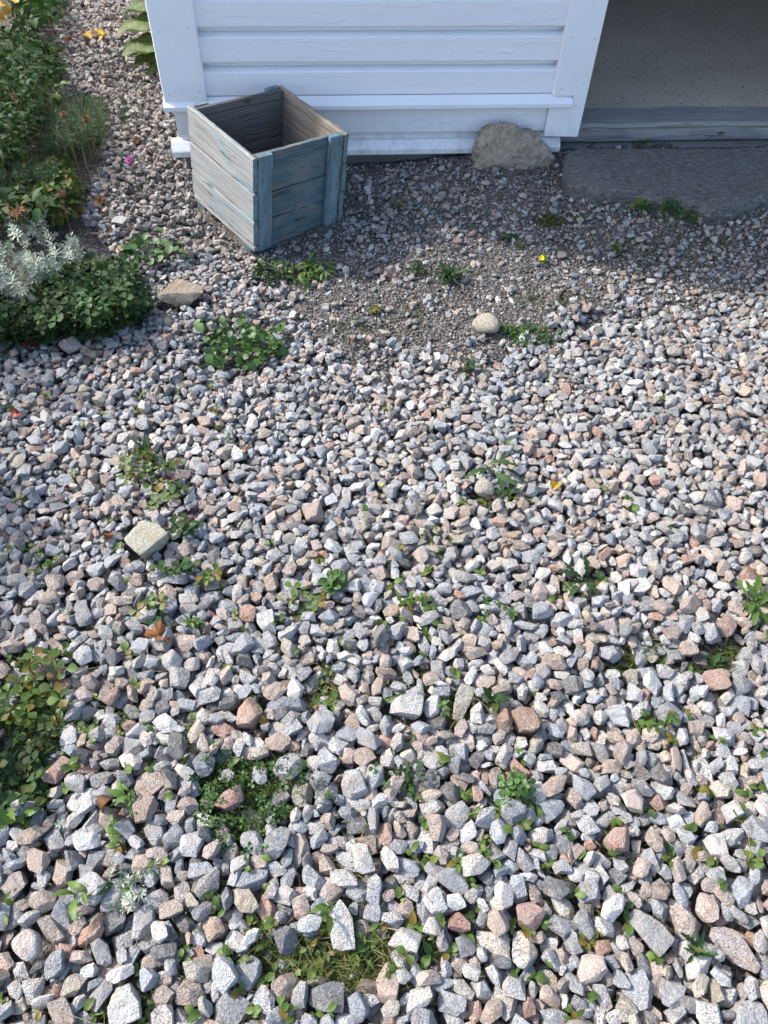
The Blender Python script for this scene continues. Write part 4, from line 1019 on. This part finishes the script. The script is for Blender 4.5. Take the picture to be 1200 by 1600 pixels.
tuft('bit of grass among stones on the left, below seedlings', 380, 1420, 40, .05, .045, .002, L_DRYGRASS, 1.0)
tuft('mossy grass on bare soil right of the white slab', 640, 1478, 60, .035, .05, .002, L_GRASS, 1.0)
tuft('low grass around a dark hole in the middle gravel', 500, 1085, 40, .035, .04, .002, L_DRYGRASS, 1.0)
tuft('green grass strip in the right gravel beside seedlings', 930, 1195, 45, .04, .03, .002, L_GRASS, .9)
tuft('grass growing through the low green mat, lower left', 360, 1280, 70, .045, .06, .002, L_GRASS, .9)
tuft('yellowish moss and grass left of the salmon pink stone', 215, 1120, 60, .03, .04, .002, L_DRYGRASS, .9)
tuft('grass at the lower left below the silver sprigs', 265, 1450, 50, .045, .045, .002, L_GRASS, .9)
tuft('short yellowish grass in the middle upper gravel', 500, 655, 36, .035, .04, .002, L_DRYGRASS, .9)
tuft('small grass tuft between salmon pink stone and clover', 448, 1190, 26, .05, .02, .002, L_DRYGRASS, .8)

# moss and tiny seedlings nobody could count
def moss():
    V = []
    spots = [(700, 590, 50, 20, 60), (620, 640, 60, 30, 60), (500, 660, 60, 40, 60), (660, 1060, 60, 30, 110), (1000, 1030, 60, 40, 160), (1130, 1040, 60, 36, 140), (560, 1480, 60, 60, 160), (640, 1470, 50, 30, 90), (930, 1190, 40, 30, 80), (200, 1180, 40, 60, 130), (230, 1130, 40, 50, 120), (380, 1260, 100, 70, 420), (340, 1470, 50, 40, 120), (440, 1520, 60, 50, 120), (980, 1440, 30, 24, 60), (760, 1120, 50, 30, 90), (520, 1040, 60, 26, 80), (860, 1250, 50, 20, 70), (560, 520, 60, 20, 24), (620, 490, 50, 20, 18), (870, 470, 60, 20, 30), (1050, 390, 90, 40, 90), (860, 345, 24, 10, 70), (480, 780, 30, 20, 40), (1010, 1290, 20, 24, 50), (280, 1440, 40, 26, 80), (80, 1330, 50, 30, 60), (640, 880, 60, 40, 60), (800, 840, 60, 30, 60)]
    for (px, py, rx, ry, n) in spots:
        for _ in range(int(n * 2.2)):
            a, r = random.uniform(0, 6.28), random.random() ** .6
            p = spot(px + rx * r * math.cos(a), py + ry * r * math.sin(a)); x, y = p[0], p[1]
            i, j = int((x - X0) / CELL), int((y - Y0) / CELL)
            if not (0 <= i < GX and 0 <= j < GY): continue
            if HM[i, j] - BASE[i, j] > .016: continue
            if BLOCK[i, j]: continue
            b = blades(5, .022, .006, .0019, .8) if random.random() < .6 else [xf(leaflet(.008, .006, 'oval', 3, .2), RZ(random.uniform(0, 6.28)) @ RY(-random.uniform(.1, .9))) for _q in range(4)]
            M_ = TR(x, y, HM[i, j] + .001)
            V += [xf(q, M_) for q in b]
    tag(link('moss', mk('moss', V, L_MOSS)), 'low moss and tiny seedlings growing in the gaps of the gravel', kind='stuff')
moss()
def seedlings():
    V, B = [], []; n = 0
    while n < 980:
        px, py = random.uniform(-20, 1220), random.uniform(600, 1600)
        if px > 800 and py < 860 and random.random() < .75: continue
        if math.sin(px / 97 + 1.7 * math.sin(py / 131)) + math.sin(py / 83 + px / 211) < random.gauss(.2, .9): continue
        p = spot(px, py); x, y = p[0], p[1]; i, j = int((x - X0) / CELL), int((y - Y0) / CELL)
        if BLOCK[i, j] or HM[i, j] - BASE[i, j] > .020: continue
        n += 1; top = max(HM[max(0, i - 5):i + 6, max(0, j - 5):j + 6].mean(), HM[i, j]) + .004
        if n % 3 < 1:
            q = [tube([(x, y, HM[i, j] - .01), (x, y, top)], .0008, .0007, 3)]
            for k_ in range(random.randint(2, 6)):
                L = random.uniform(.009, .022)
                q.append(xf(leaflet(L, L * random.uniform(.5, .85), random.choice(('oval', 'obovate', 'round')), 4, .3, .1, random.uniform(.1, .6)), TR(x + random.gauss(0, .003), y + random.gauss(0, .003), top + random.uniform(-.004, .008)) @ RZ(random.uniform(0, 6.28)) @ RY(-random.uniform(-.1, .9))))
            V += q
        else:
            B += [xf(q, TR(x, y, HM[i, j])) for q in blades(random.randint(4, 10), random.uniform(.025, .06), random.uniform(.004, .014), .0018, .9)]
    tag(link('seedlings', mk('seedlings', V, L_BRIGHTW)), 'small green seedlings scattered in the gaps of the gravel', kind='stuff')
    tag(link('grass', mk('grass', B, L_GRASS)), 'thin grass blades scattered between the gravel stones', kind='stuff')
seedlings()
def stalks():
    V = []
    for _ in range(90):
        px, py = random.uniform(20, 1180), random.uniform(420, 1590)
        p = spot(px, py); a = random.uniform(0, 6.28); L = random.uniform(.03, .10)
        q = [(p[0] + math.cos(a) * L * t, p[1] + math.sin(a) * L * t, hz(p[0] + math.cos(a) * L * t, p[1] + math.sin(a) * L * t) * .5 + hz(p[0], p[1]) * .5 + .004 + .008 * math.sin(PI * t)) for t in (0, .33, .66, 1)]
        V.append(tube(q, .0007, .0005, 3))
    tag(link('dry_grass', mk('dry_grass', V, L_STRAW)), 'dry straw stalks scattered over the gravel', kind='stuff')
stalks()

# --- pansy, clover flower, dried stem
def pansy():
    r = rosette('yellow_pansy', 'small yellow pansy flower with green leaves on fine gravel', 'flower', 852, 408, 'rosette', 12, .7, .5)
    c = Vector(at(846, 403, .035)); pet = []
    for a, s in ((1.57, 1), (.5, .9), (2.6, .9), (-.7, 1.1), (-2.4, 1.1)):
        pet.append(xf(leaflet(.010 * s, .010 * s, 'round', 5, .1), TR(0, 0, 0) @ RZ(a) @ RY(-.25)))
    M_ = Matrix.Rotation(math.radians(40), 4, 'X')
    o = link('petal', mk('petal', [xf(p, M_) for p in pet], L_PETAL), r); o.location = c - Vector(r.location)
    link('stem', mk('stem', [tube([(0, 0, 0), tuple((c - Vector(r.location)) * .6 + Vector((.003, 0, .004))), tuple(c - Vector(r.location))], .0009, .0007)], L_STEM), r)
pansy()
c = spot(595, 758, .012); yf = thing('yellow_flower', 'tiny yellow flower bud on the middle gravel near short grass', 'flower', c)
link('petal', mk('petal', [xf(leaflet(.006, .006, 'round', 4, .1), RZ(a) @ RY(-.5)) for a in (0, 1.25, 2.5, 3.75, 5)], L_PETAL), yf)
def clover_flower():
    c = Vector(at(203, 250, .10)); g_ = Vector((c.x + .01, c.y - .02, float(gz(c.x, c.y))))
    r = thing('clover_flower', 'pink round clover flower standing over the pebble path', 'flower', g_)
    pet = []
    for i in range(90):
        z = 1 - 2 * (i + .5) / 90; a = i * 2.4; d = Vector((math.sqrt(1 - z * z) * math.cos(a), math.sqrt(1 - z * z) * math.sin(a), z))
        pet.append(xf(leaflet(.013, .0038, 'oval', 3, .4), d.to_track_quat('X', 'Z').to_matrix().to_4x4() @ TR(.004, 0, 0)))
    o = link('flower_head', mk('flower_head', pet, L_PINK), r); o.location = c - g_
    link('stem', mk('stem', [tube([(0, 0, 0), tuple((c - g_) * .5 + Vector((.004, 0, 0))), tuple(c - g_)], .0012, .001)], L_STEM), r)
    for k_ in range(3): leaf_part(r, 'clover', c + Vector((random.gauss(0, .012), random.gauss(0, .01), -.018 - .004 * k_)), (random.gauss(0, .5), random.gauss(0, .5), k_ * 2), .7)
clover_flower()
def dry_stem(label, px, py, ht, head=.016, mat=L_DRY, flat=False, name='dried_flower', lean=(0.0, 0.0)):
    c = Vector(at(px, py, ht)); g_ = Vector((c.x + lean[0], c.y + lean[1], float(gz(c.x, c.y)) - .01))
    r = thing(name, label, 'dried flower', g_)
    mid = (c - g_) * .55 + Vector((random.gauss(0, .006), random.gauss(0, .006), 0))
    link('stem', mk('stem', [tube([(0, 0, 0), tuple(mid), tuple(c - g_)], .0016, .0011, 4)], L_DRY if mat is not L_STRAW else L_STRAW), r)
    hd = []
    for i in range(70 if head else 0):
        d = Vector((random.gauss(0, 1), random.gauss(0, 1), random.gauss(.1, .35 if flat else .9))).normalized()
        hd.append(xf(leaflet(head * random.uniform(.6, 1.1), head * .22, 'oval', 3, .4), d.to_track_quat('X', 'Z').to_matrix().to_4x4() @ TR(head * .15, 0, 0)))
    if hd:
        o = link('flower_head', mk('flower_head', hd, mat), r); o.location = c - g_
    return r
dry_stem('dark brown dried flower head over feathery green leaves', 134, 186, .20, .016)
dry_stem('fluffy rusty brown seed head beside the pebble path', 158, 316, .13, .022)
dry_stem('small dark dried flower head above the silver plant', 95, 303, .20, .013)
dry_stem('flat rusty brown flower cluster over the silver plant', 28, 332, .24, .024, L_DRY, True)
dry_stem('dark dried flower stalk at the left edge', 22, 150, .30, .012)
dry_stem('pair of dark bud stalks in the upper left green', 98, 178, .26, .012)
dry_stem('dried brown upright stalk on fine gravel below the rough rock', 800, 330, .05, .008)

# --- fallen leaves
def lobed(L, mat, lobes=5, name='fallen_leaf'):
    V = [(0, 0, .004)]; n = lobes * 6
    for i in range(n):
        a = -2.5 + 5.0 * i / (n - 1); r = L * (.66 + .27 * abs(math.cos(a * lobes / 2.3)) ** .8) * (1 if abs(a) < 2 else .75) * random.uniform(.88, 1.06)
        V.append((math.cos(a) * r, math.sin(a) * r, random.uniform(.0, .008) + .010 * math.cos(a * 2.4)))
    Fc = [[0, i, i + 1] for i in range(1, n)] + [[0, n, 1]]
    st = tube([(0, 0, .003), (-L * .6, .002, .006), (-L * 1.0, .006, .004)], .0008, .0006, 3)
    return mk(name, [(V, Fc), st], mat)
def fallen(label, px, py, L, mat, lobes=5, rot=None, tilt=.2):
    p = spot(px, py, .005); z = max(hz(p[0] + dx, p[1] + dy) for dx in (-.01, 0, .01) for dy in (-.01, 0, .01))
    o = link('fallen_leaf', lobed(L, mat, lobes), None, (p[0], p[1], z + .003)); o.rotation_euler = (random.gauss(0, tilt), random.gauss(0, tilt), rot if rot is not None else random.uniform(0, 6))
    tag(o, label, 'fallen leaf')
fallen('curled orange brown lobed leaf lying on grey gravel at the left', 250, 1004, .031, L_ORANGE, 5, 1.6, .3)
fallen('small yellow orange leaf on pale gravel at the right', 868, 760, .019, L_YELLOW, 3, 2.6)
fallen('yellow leaf at the bed edge, first of the path leaves from the left', 80, 66, .036, L_YELLOW, 5)
fallen('pale orange leaf on the path right of the yellow bed edge leaf', 108, 66, .026, L_ORANGE, 4)
fallen('bright yellow leaf in the middle of the pebble path', 137, 60, .032, L_YELLOW, 5)
fallen('orange yellow leaf behind the right pair on the path', 154, 53, .030, L_YELLOW, 4)
fallen('bright yellow leaf nearest the large leaved plant on the path', 164, 60, .032, L_YELLOW, 5)
fallen('red leaf under the lower edge of the clover mat', 47, 536, .024, L_RED, 5)
fallen('small yellow leaf beside the red leaf under the clover', 66, 526, .018, L_YELLOW, 4)
fallen('dark purple leaf below pale three leaved seedlings', 266, 754, .022, L_PURPLE, 4)
fallen('dark purple leaf right of the pale flat seedling', 302, 800, .018, L_PURPLE, 4)
fallen('small brown leaf between stones left of the dark seedlings', 168, 845, .016, L_ORANGE, 4)
fallen('dull brown oval leaf above the left edge weeds', 92, 1056, .022, L_DRY, 3)
fallen('dark brown leaf on the path beside the clover flower', 215, 222, .018, L_DRY, 3)
fallen('dull brown oval leaf on the lower left gravel', 172, 1262, .020, L_DRY, 3)
fallen('red brown leaf at the left edge above the block stone', 30, 655, .018, L_RED, 3)

# --- the flower bed on the left
def poly_points(poly, n, zr, mound=None):
    xs_ = [p[0] for p in poly]; ys_ = [p[1] for p in poly]; out = []
    while len(out) < n:
        px, py = random.uniform(min(xs_), max(xs_)), random.uniform(min(ys_), max(ys_))
        if in_poly(np.array(px), np.array(py), poly):
            ed = 1e9
            for q in range(len(poly)):
                a_, b_ = np.array(poly[q], float), np.array(poly[(q + 1) % len(poly)], float); w_ = b_ - a_
                t_ = np.clip(((np.array((px, py)) - a_) @ w_) / max(1e-6, w_ @ w_), 0, 1); ed = min(ed, float(np.hypot(*(np.array((px, py)) - a_ - w_ * t_))))
            dz = random.uniform(*zr) * min(1, .22 + ed / 38 * random.uniform(.7, 1.3)); p = at(px, py, dz); out.append((p, dz))
    return out
def bed_plant(name, label, cat, poly, n, kind, zr, sc=1.0, tilt=.4, part='leaf', fill=0, fzr=None):
    pts = poly_points(poly, n, zr); c = np.mean([p for p, _ in pts], 0)
    root = thing(name, label, cat, (c[0], c[1], float(gz(c[0], c[1]))))
    for p, dz in pts:
        leaf_part(root, kind, p, (random.gauss(0, tilt), random.gauss(0, tilt), random.uniform(0, 6.28)), sc * random.uniform(.7, 1.2), part)
    if fill:                                                   # the crowded lower leaves, past counting
        src = []
        for me in MESH[kind]:
            v = np.empty(len(me.vertices) * 3, np.float32); me.vertices.foreach_get('co', v); f = [list(q.vertices) for q in me.polygons]; src.append((v.reshape(-1, 3), f))
        V, Fc, rr = [], [], []; o_ = 0
        for p, dz in poly_points(poly, fill, fzr or (zr[0] * .5, zr[1] * .95)):
            v, f = random.choice(src); R_ = np.array((RZ(random.uniform(0, 6.28)) @ RX(random.gauss(0, tilt)) @ RY(random.gauss(0, tilt))).to_3x3()) * sc * random.uniform(.7, 1.2)
            V.append(v @ R_.T + (p - np.array(root.location))); Fc += [[k + o_ for k in q] for q in f]; o_ += len(v); rr += [random.random()] * len(v)
        link('foliage', new_mesh('foliage', np.concatenate(V), Fc, True, {'leafrand': ('FLOAT', rr)}, MESH[kind][0].materials[0]), root)['kind'] = 'stuff'
    return root
bed_plant('clover_plant', 'dense dark green clover mat at the left edge in front of the silver plant', 'clover', [(85, 415), (150, 395), (205, 415), (243, 470), (215, 500), (150, 522), (60, 532), (-60, 535), (-60, 440), (40, 465)], 250, 'clover_dark', (.05, .12), 1.75, .4, fill=650, fzr=(.0, .10))
bed_plant('clover_plant', 'lighter clover leaves lying over the middle of the dark clover mat', 'clover', [(100, 440), (170, 430), (200, 470), (180, 500), (110, 515)], 46, 'clover', (.09, .125), 1.75, .3)
bed_plant('silver_plant', 'silvery grey plant with narrow leaves at the left edge', 'silver plant', [(-60, 350), (10, 340), (60, 345), (105, 375), (135, 400), (110, 430), (70, 440), (60, 475), (0, 480), (-60, 480)], 120, 'silver', (.05, .14), .9, .6, 'sprig', fill=110, fzr=(.0, .10))
bed_plant('leafy_plant', 'bright green leafy perennial behind the silver plant', 'plant', [(-40, 290), (30, 270), (90, 300), (80, 340), (0, 350), (-40, 345)], 60, 'oval', (.1, .2), .95, .5, fill=260, fzr=(.02, .17))
bed_plant('leafy_plant', 'broad dark green leaves in the upper left bed', 'plant', [(-60, 40), (60, 50), (80, 110), (60, 200), (20, 260), (-60, 280)], 190, 'oval', (.10, .26), .62, .6, fill=2300, fzr=(.0, .24))
bed_plant('leafy_plant', 'light green broad leaves above the feathery plant', 'plant', [(50, 125), (100, 130), (105, 165), (60, 160)], 22, 'oval_bright', (.1, .18), 1.3, .4)
bed_plant('leafy_plant', 'green shrubby plant at the very top left beside the path', 'plant', [(20, -40), (80, -30), (90, 20), (70, 40), (20, 40)], 60, 'oval', (.1, .3), .9, .6, fill=300, fzr=(.0, .28))
bed_plant('leafy_plant', 'low green leaves at the edge of path and upper bed', 'plant', [(60, 60), (80, 70), (95, 110), (80, 125), (55, 110)], 40, 'dandelion', (.02, .08), 1.0, .5, fill=120)
MESH['yellowleaf'] = variants(lambda: mk('leaf', [leaflet(.045, .036, 'heart', 6, .2, .2, .3)], L_YELLOW), 4)
bed_plant('yellow_leaved_plant', 'cluster of yellow autumn leaves in the top left corner', 'plant', [(-30, -30), (25, -20), (42, 10), (30, 28), (0, 20), (-30, 20)], 34, 'yellowleaf', (.16, .26), 1.0, .5)
bed_plant('leafy_plant', 'low mixed green leaves between the feathery plant and the silver plant', 'plant', [(20, 240), (95, 235), (130, 270), (125, 330), (90, 350), (20, 340)], 50, 'straw', (.03, .12), 1.3, .5, fill=260, fzr=(.0, .1))
def feathery(label, poly, n, zr):
    pts = poly_points(poly, n, zr); c = np.mean([p for p, _ in pts], 0)
    root = thing('feathery_plant', label, 'plant', (c[0], c[1], float(gz(c[0], c[1])))); ls = []; st = []
    for p, dz in pts:
        q = Vector(p) - Vector(root.location); b = Vector((q.x * .7, q.y * .7, 0)); d = (q - b).normalized()
        st.append(tube([tuple(b), tuple(b.lerp(q, .6)), tuple(q)], .0012, .0008, 3))
        Mq = Matrix.Translation(q) @ d.to_track_quat('Z', 'X').to_matrix().to_4x4()
        for k_ in range(16):
            ls.append(xf(leaflet(random.uniform(.012, .026), .0016, 'blade', 2, .2), Mq @ TR(0, 0, -random.uniform(0, .05)) @ RZ(random.uniform(0, 6.28)) @ RY(-random.uniform(.1, 1.1))))
    link('foliage', mk('foliage', ls, L_FEATHER), root)['kind'] = 'stuff'
    link('stems', mk('stems', st, L_STEM), root)['kind'] = 'stuff'
feathery('feathery green plant leaning over the pebble path', [(60, 150), (110, 140), (165, 150), (172, 180), (168, 215), (110, 235), (60, 240)], 620, (.02, .2))
feathery('small feathery weed on the pebble path', [(185, 150), (200, 145), (203, 190), (190, 192)], 26, (.01, .06))
feathery('darker feathery growth below the broad dark leaves', [(-40, 230), (60, 235), (110, 235), (90, 290), (-40, 290)], 420, (.02, .2))
feathery('grey green feathery plant at the top left above the path', [(75, -60), (110, -50), (105, 8), (85, 15)], 200, (.02, .2))
# silver sprigs on their own
def silver(label, px, py, n, spread):
    c = spot(px, py, .01); root = thing('silver_sprig', label, 'silver plant', (c[0], c[1], hz(c[0], c[1])))
    for i in range(n):
        x, y = c[0] + random.gauss(0, spread), c[1] + random.gauss(0, spread * .45)
        leaf_part(root, 'silver', (x, y, hz(x, y) - .008), (random.gauss(0, .7), random.gauss(.3, .7), random.uniform(0, 6.28)), random.uniform(.55, .85), 'sprig')
silver('creeping silver leaved sprigs across stones at the lower left', 205, 1385, 20, .045)
silver('single silver sprig beside a blue grey stone on the left', 90, 1282, 3, .012)
silver('white silver sprig at the left edge weeds', 22, 1235, 4, .015)
silver('silver sprig over the left edge grass', 8, 1105, 5, .02)
silver('pale fuzzy sprig among gravel on the left', 80, 945, 4, .015)
# large leaved plant at the house corner
def big_leaf(L, W):
    V, Fc = [], []; n, m = 9, 6
    for i in range(n + 1):
        t = i / n; w = W / 2 * (math.sin(PI * (t * .84 + .10)) ** .7)
        for j in range(-m, m + 1):
            s = j / m; V.append((L * t, w * s + .004 * math.sin(t * 17 + s * 3), -.22 * L * t * t + .14 * w * abs(s) + .007 * math.cos(s * 9.4 + t * 4) * math.sin(PI * t) + .006 * math.sin(t * 14 + s * 5)))
    k_ = 2 * m + 1
    for i in range(n):
        for j in range(2 * m): a = i * k_ + j; Fc.append([a, a + k_, a + k_ + 1, a + 1])
    return V, Fc
def corner_plant():
    bpos = Vector(at(262, 70, 0.0)); bpos.z = float(gz(bpos.x, bpos.y)); root = thing('large_leaved_plant', 'large pale green broad leaved plant at the left house corner', 'plant', bpos)
    st = []
    for (px, py, z, yaw, L, W, pitch) in ((226, 8, .17, 2.9, .24, .19, .1), (218, 38, .14, 3.15, .22, .18, .2), (224, 72, .10, 3.35, .20, .18, .25), (232, 90, .06, 3.7, .13, .11, .3), (226, -30, .2, 2.6, .24, .2, .1), (242, 108, .03, 4.0, .08, .07, .3)):
        p = Vector(at(px, py, z)); d = RZ(yaw) @ RY(-pitch * .3)
        tip = p - bpos - (d.to_3x3() @ Vector((L * .55, 0, -.05 * L)))
        o = link('leaf', mk('leaf', [big_leaf(L, W)], L_BIG), root); o.location = tip; o.rotation_euler = d.to_euler()
        st.append(tube([(0, 0, 0), tuple(tip * .5 + Vector((0, 0, .03))), tuple(tip)], .004, .0025, 5))
    link('stems', mk('stems', st, L_STEM), root)
corner_plant()
# straw lying on the path, wilted stalks
for (lab, a, b) in (('long straw lying across the pebble path', (160, 117), (225, 118)), ('thick dry stalk pointing to the house corner', (212, 152), (242, 132)), ('thin dry twig on the upper path', (135, 42), (160, 27))):
    p, q = Vector(spot(*a, .012)), Vector(spot(*b, .014)); c = (p + q) / 2
    tag(link('straw', mk('straw', [tube([tuple(p - c), tuple((q - p) * .02 + Vector((0, 0, .003))), tuple(q - c)], .0022, .0018, 5)], L_STRAW), None, c), lab, 'straw')
dry_stem('pale bare stalk standing between silver plant and path', 96, 215, .12, 0, L_STRAW, name='dry_stalk')
dry_stem('greenish bare stalk right of the pale one', 128, 228, .12, 0, L_STRAW, name='dry_stalk')
# shrubs just outside the left edge whose shade falls over the left gravel
def shrub(label, x, y, h, r, n):
    root = thing('leafy_shrub', label, 'shrub', (x, y, float(gz(x, y)) - .03)); ls = []; st = []
    for i in range(9):
        a = random.uniform(0, 6.28); q = (math.cos(a) * r * .6, math.sin(a) * r * .6, h * random.uniform(.6, .95)); st.append(tube([(0, 0, 0), (q[0] * .4, q[1] * .4, q[2] * .55), q], .006, .002, 5))
    for _ in range(n):
        d = Vector((random.gauss(0, 1), random.gauss(0, 1), random.gauss(0, 1))).normalized() * (random.random() ** .4)
        p = Vector((d.x * r, d.y * r, h * .55 + d.z * h * .45))
        ls.append(xf(leaflet(.05, .024, 'oval', 3, .25, .1, .3), Matrix.Translation(p) @ RZ(random.uniform(0, 6.28)) @ RY(random.gauss(0, .6))))
    link('foliage', mk('foliage', ls, L_DARK), root)['kind'] = 'stuff'; link('stems', mk('stems', st, L_DRY), root)['kind'] = 'stuff'
shrub('leafy shrub beyond the left edge of the gravel', -1.50, 1.15, .60, .30, 700)
shrub('taller leafy shrub in the bed left of the gravel', -1.62, 1.75, .62, .34, 700)
shrub('small leafy shrub near the lower left gravel', -1.30, .62, .45, .26, 500)
_c = [to_px(*[np.array(float(q)) for q in p])[:2] for p in (CL, CN, CR_)]; print('crate bottom px', _c)
shrub('tall leafy shrub beyond the upper left bed', -2.75, 3.45, 1.25, .55, 1500)
shrub('leafy shrub left of the silver plant, outside the gravel', -2.05, 2.55, .75, .38, 900)
print('objects', len(bpy.data.objects), 'tris', sum(len(o.data.loop_triangles) if o.type == 'MESH' else 0 for o in col.objects))
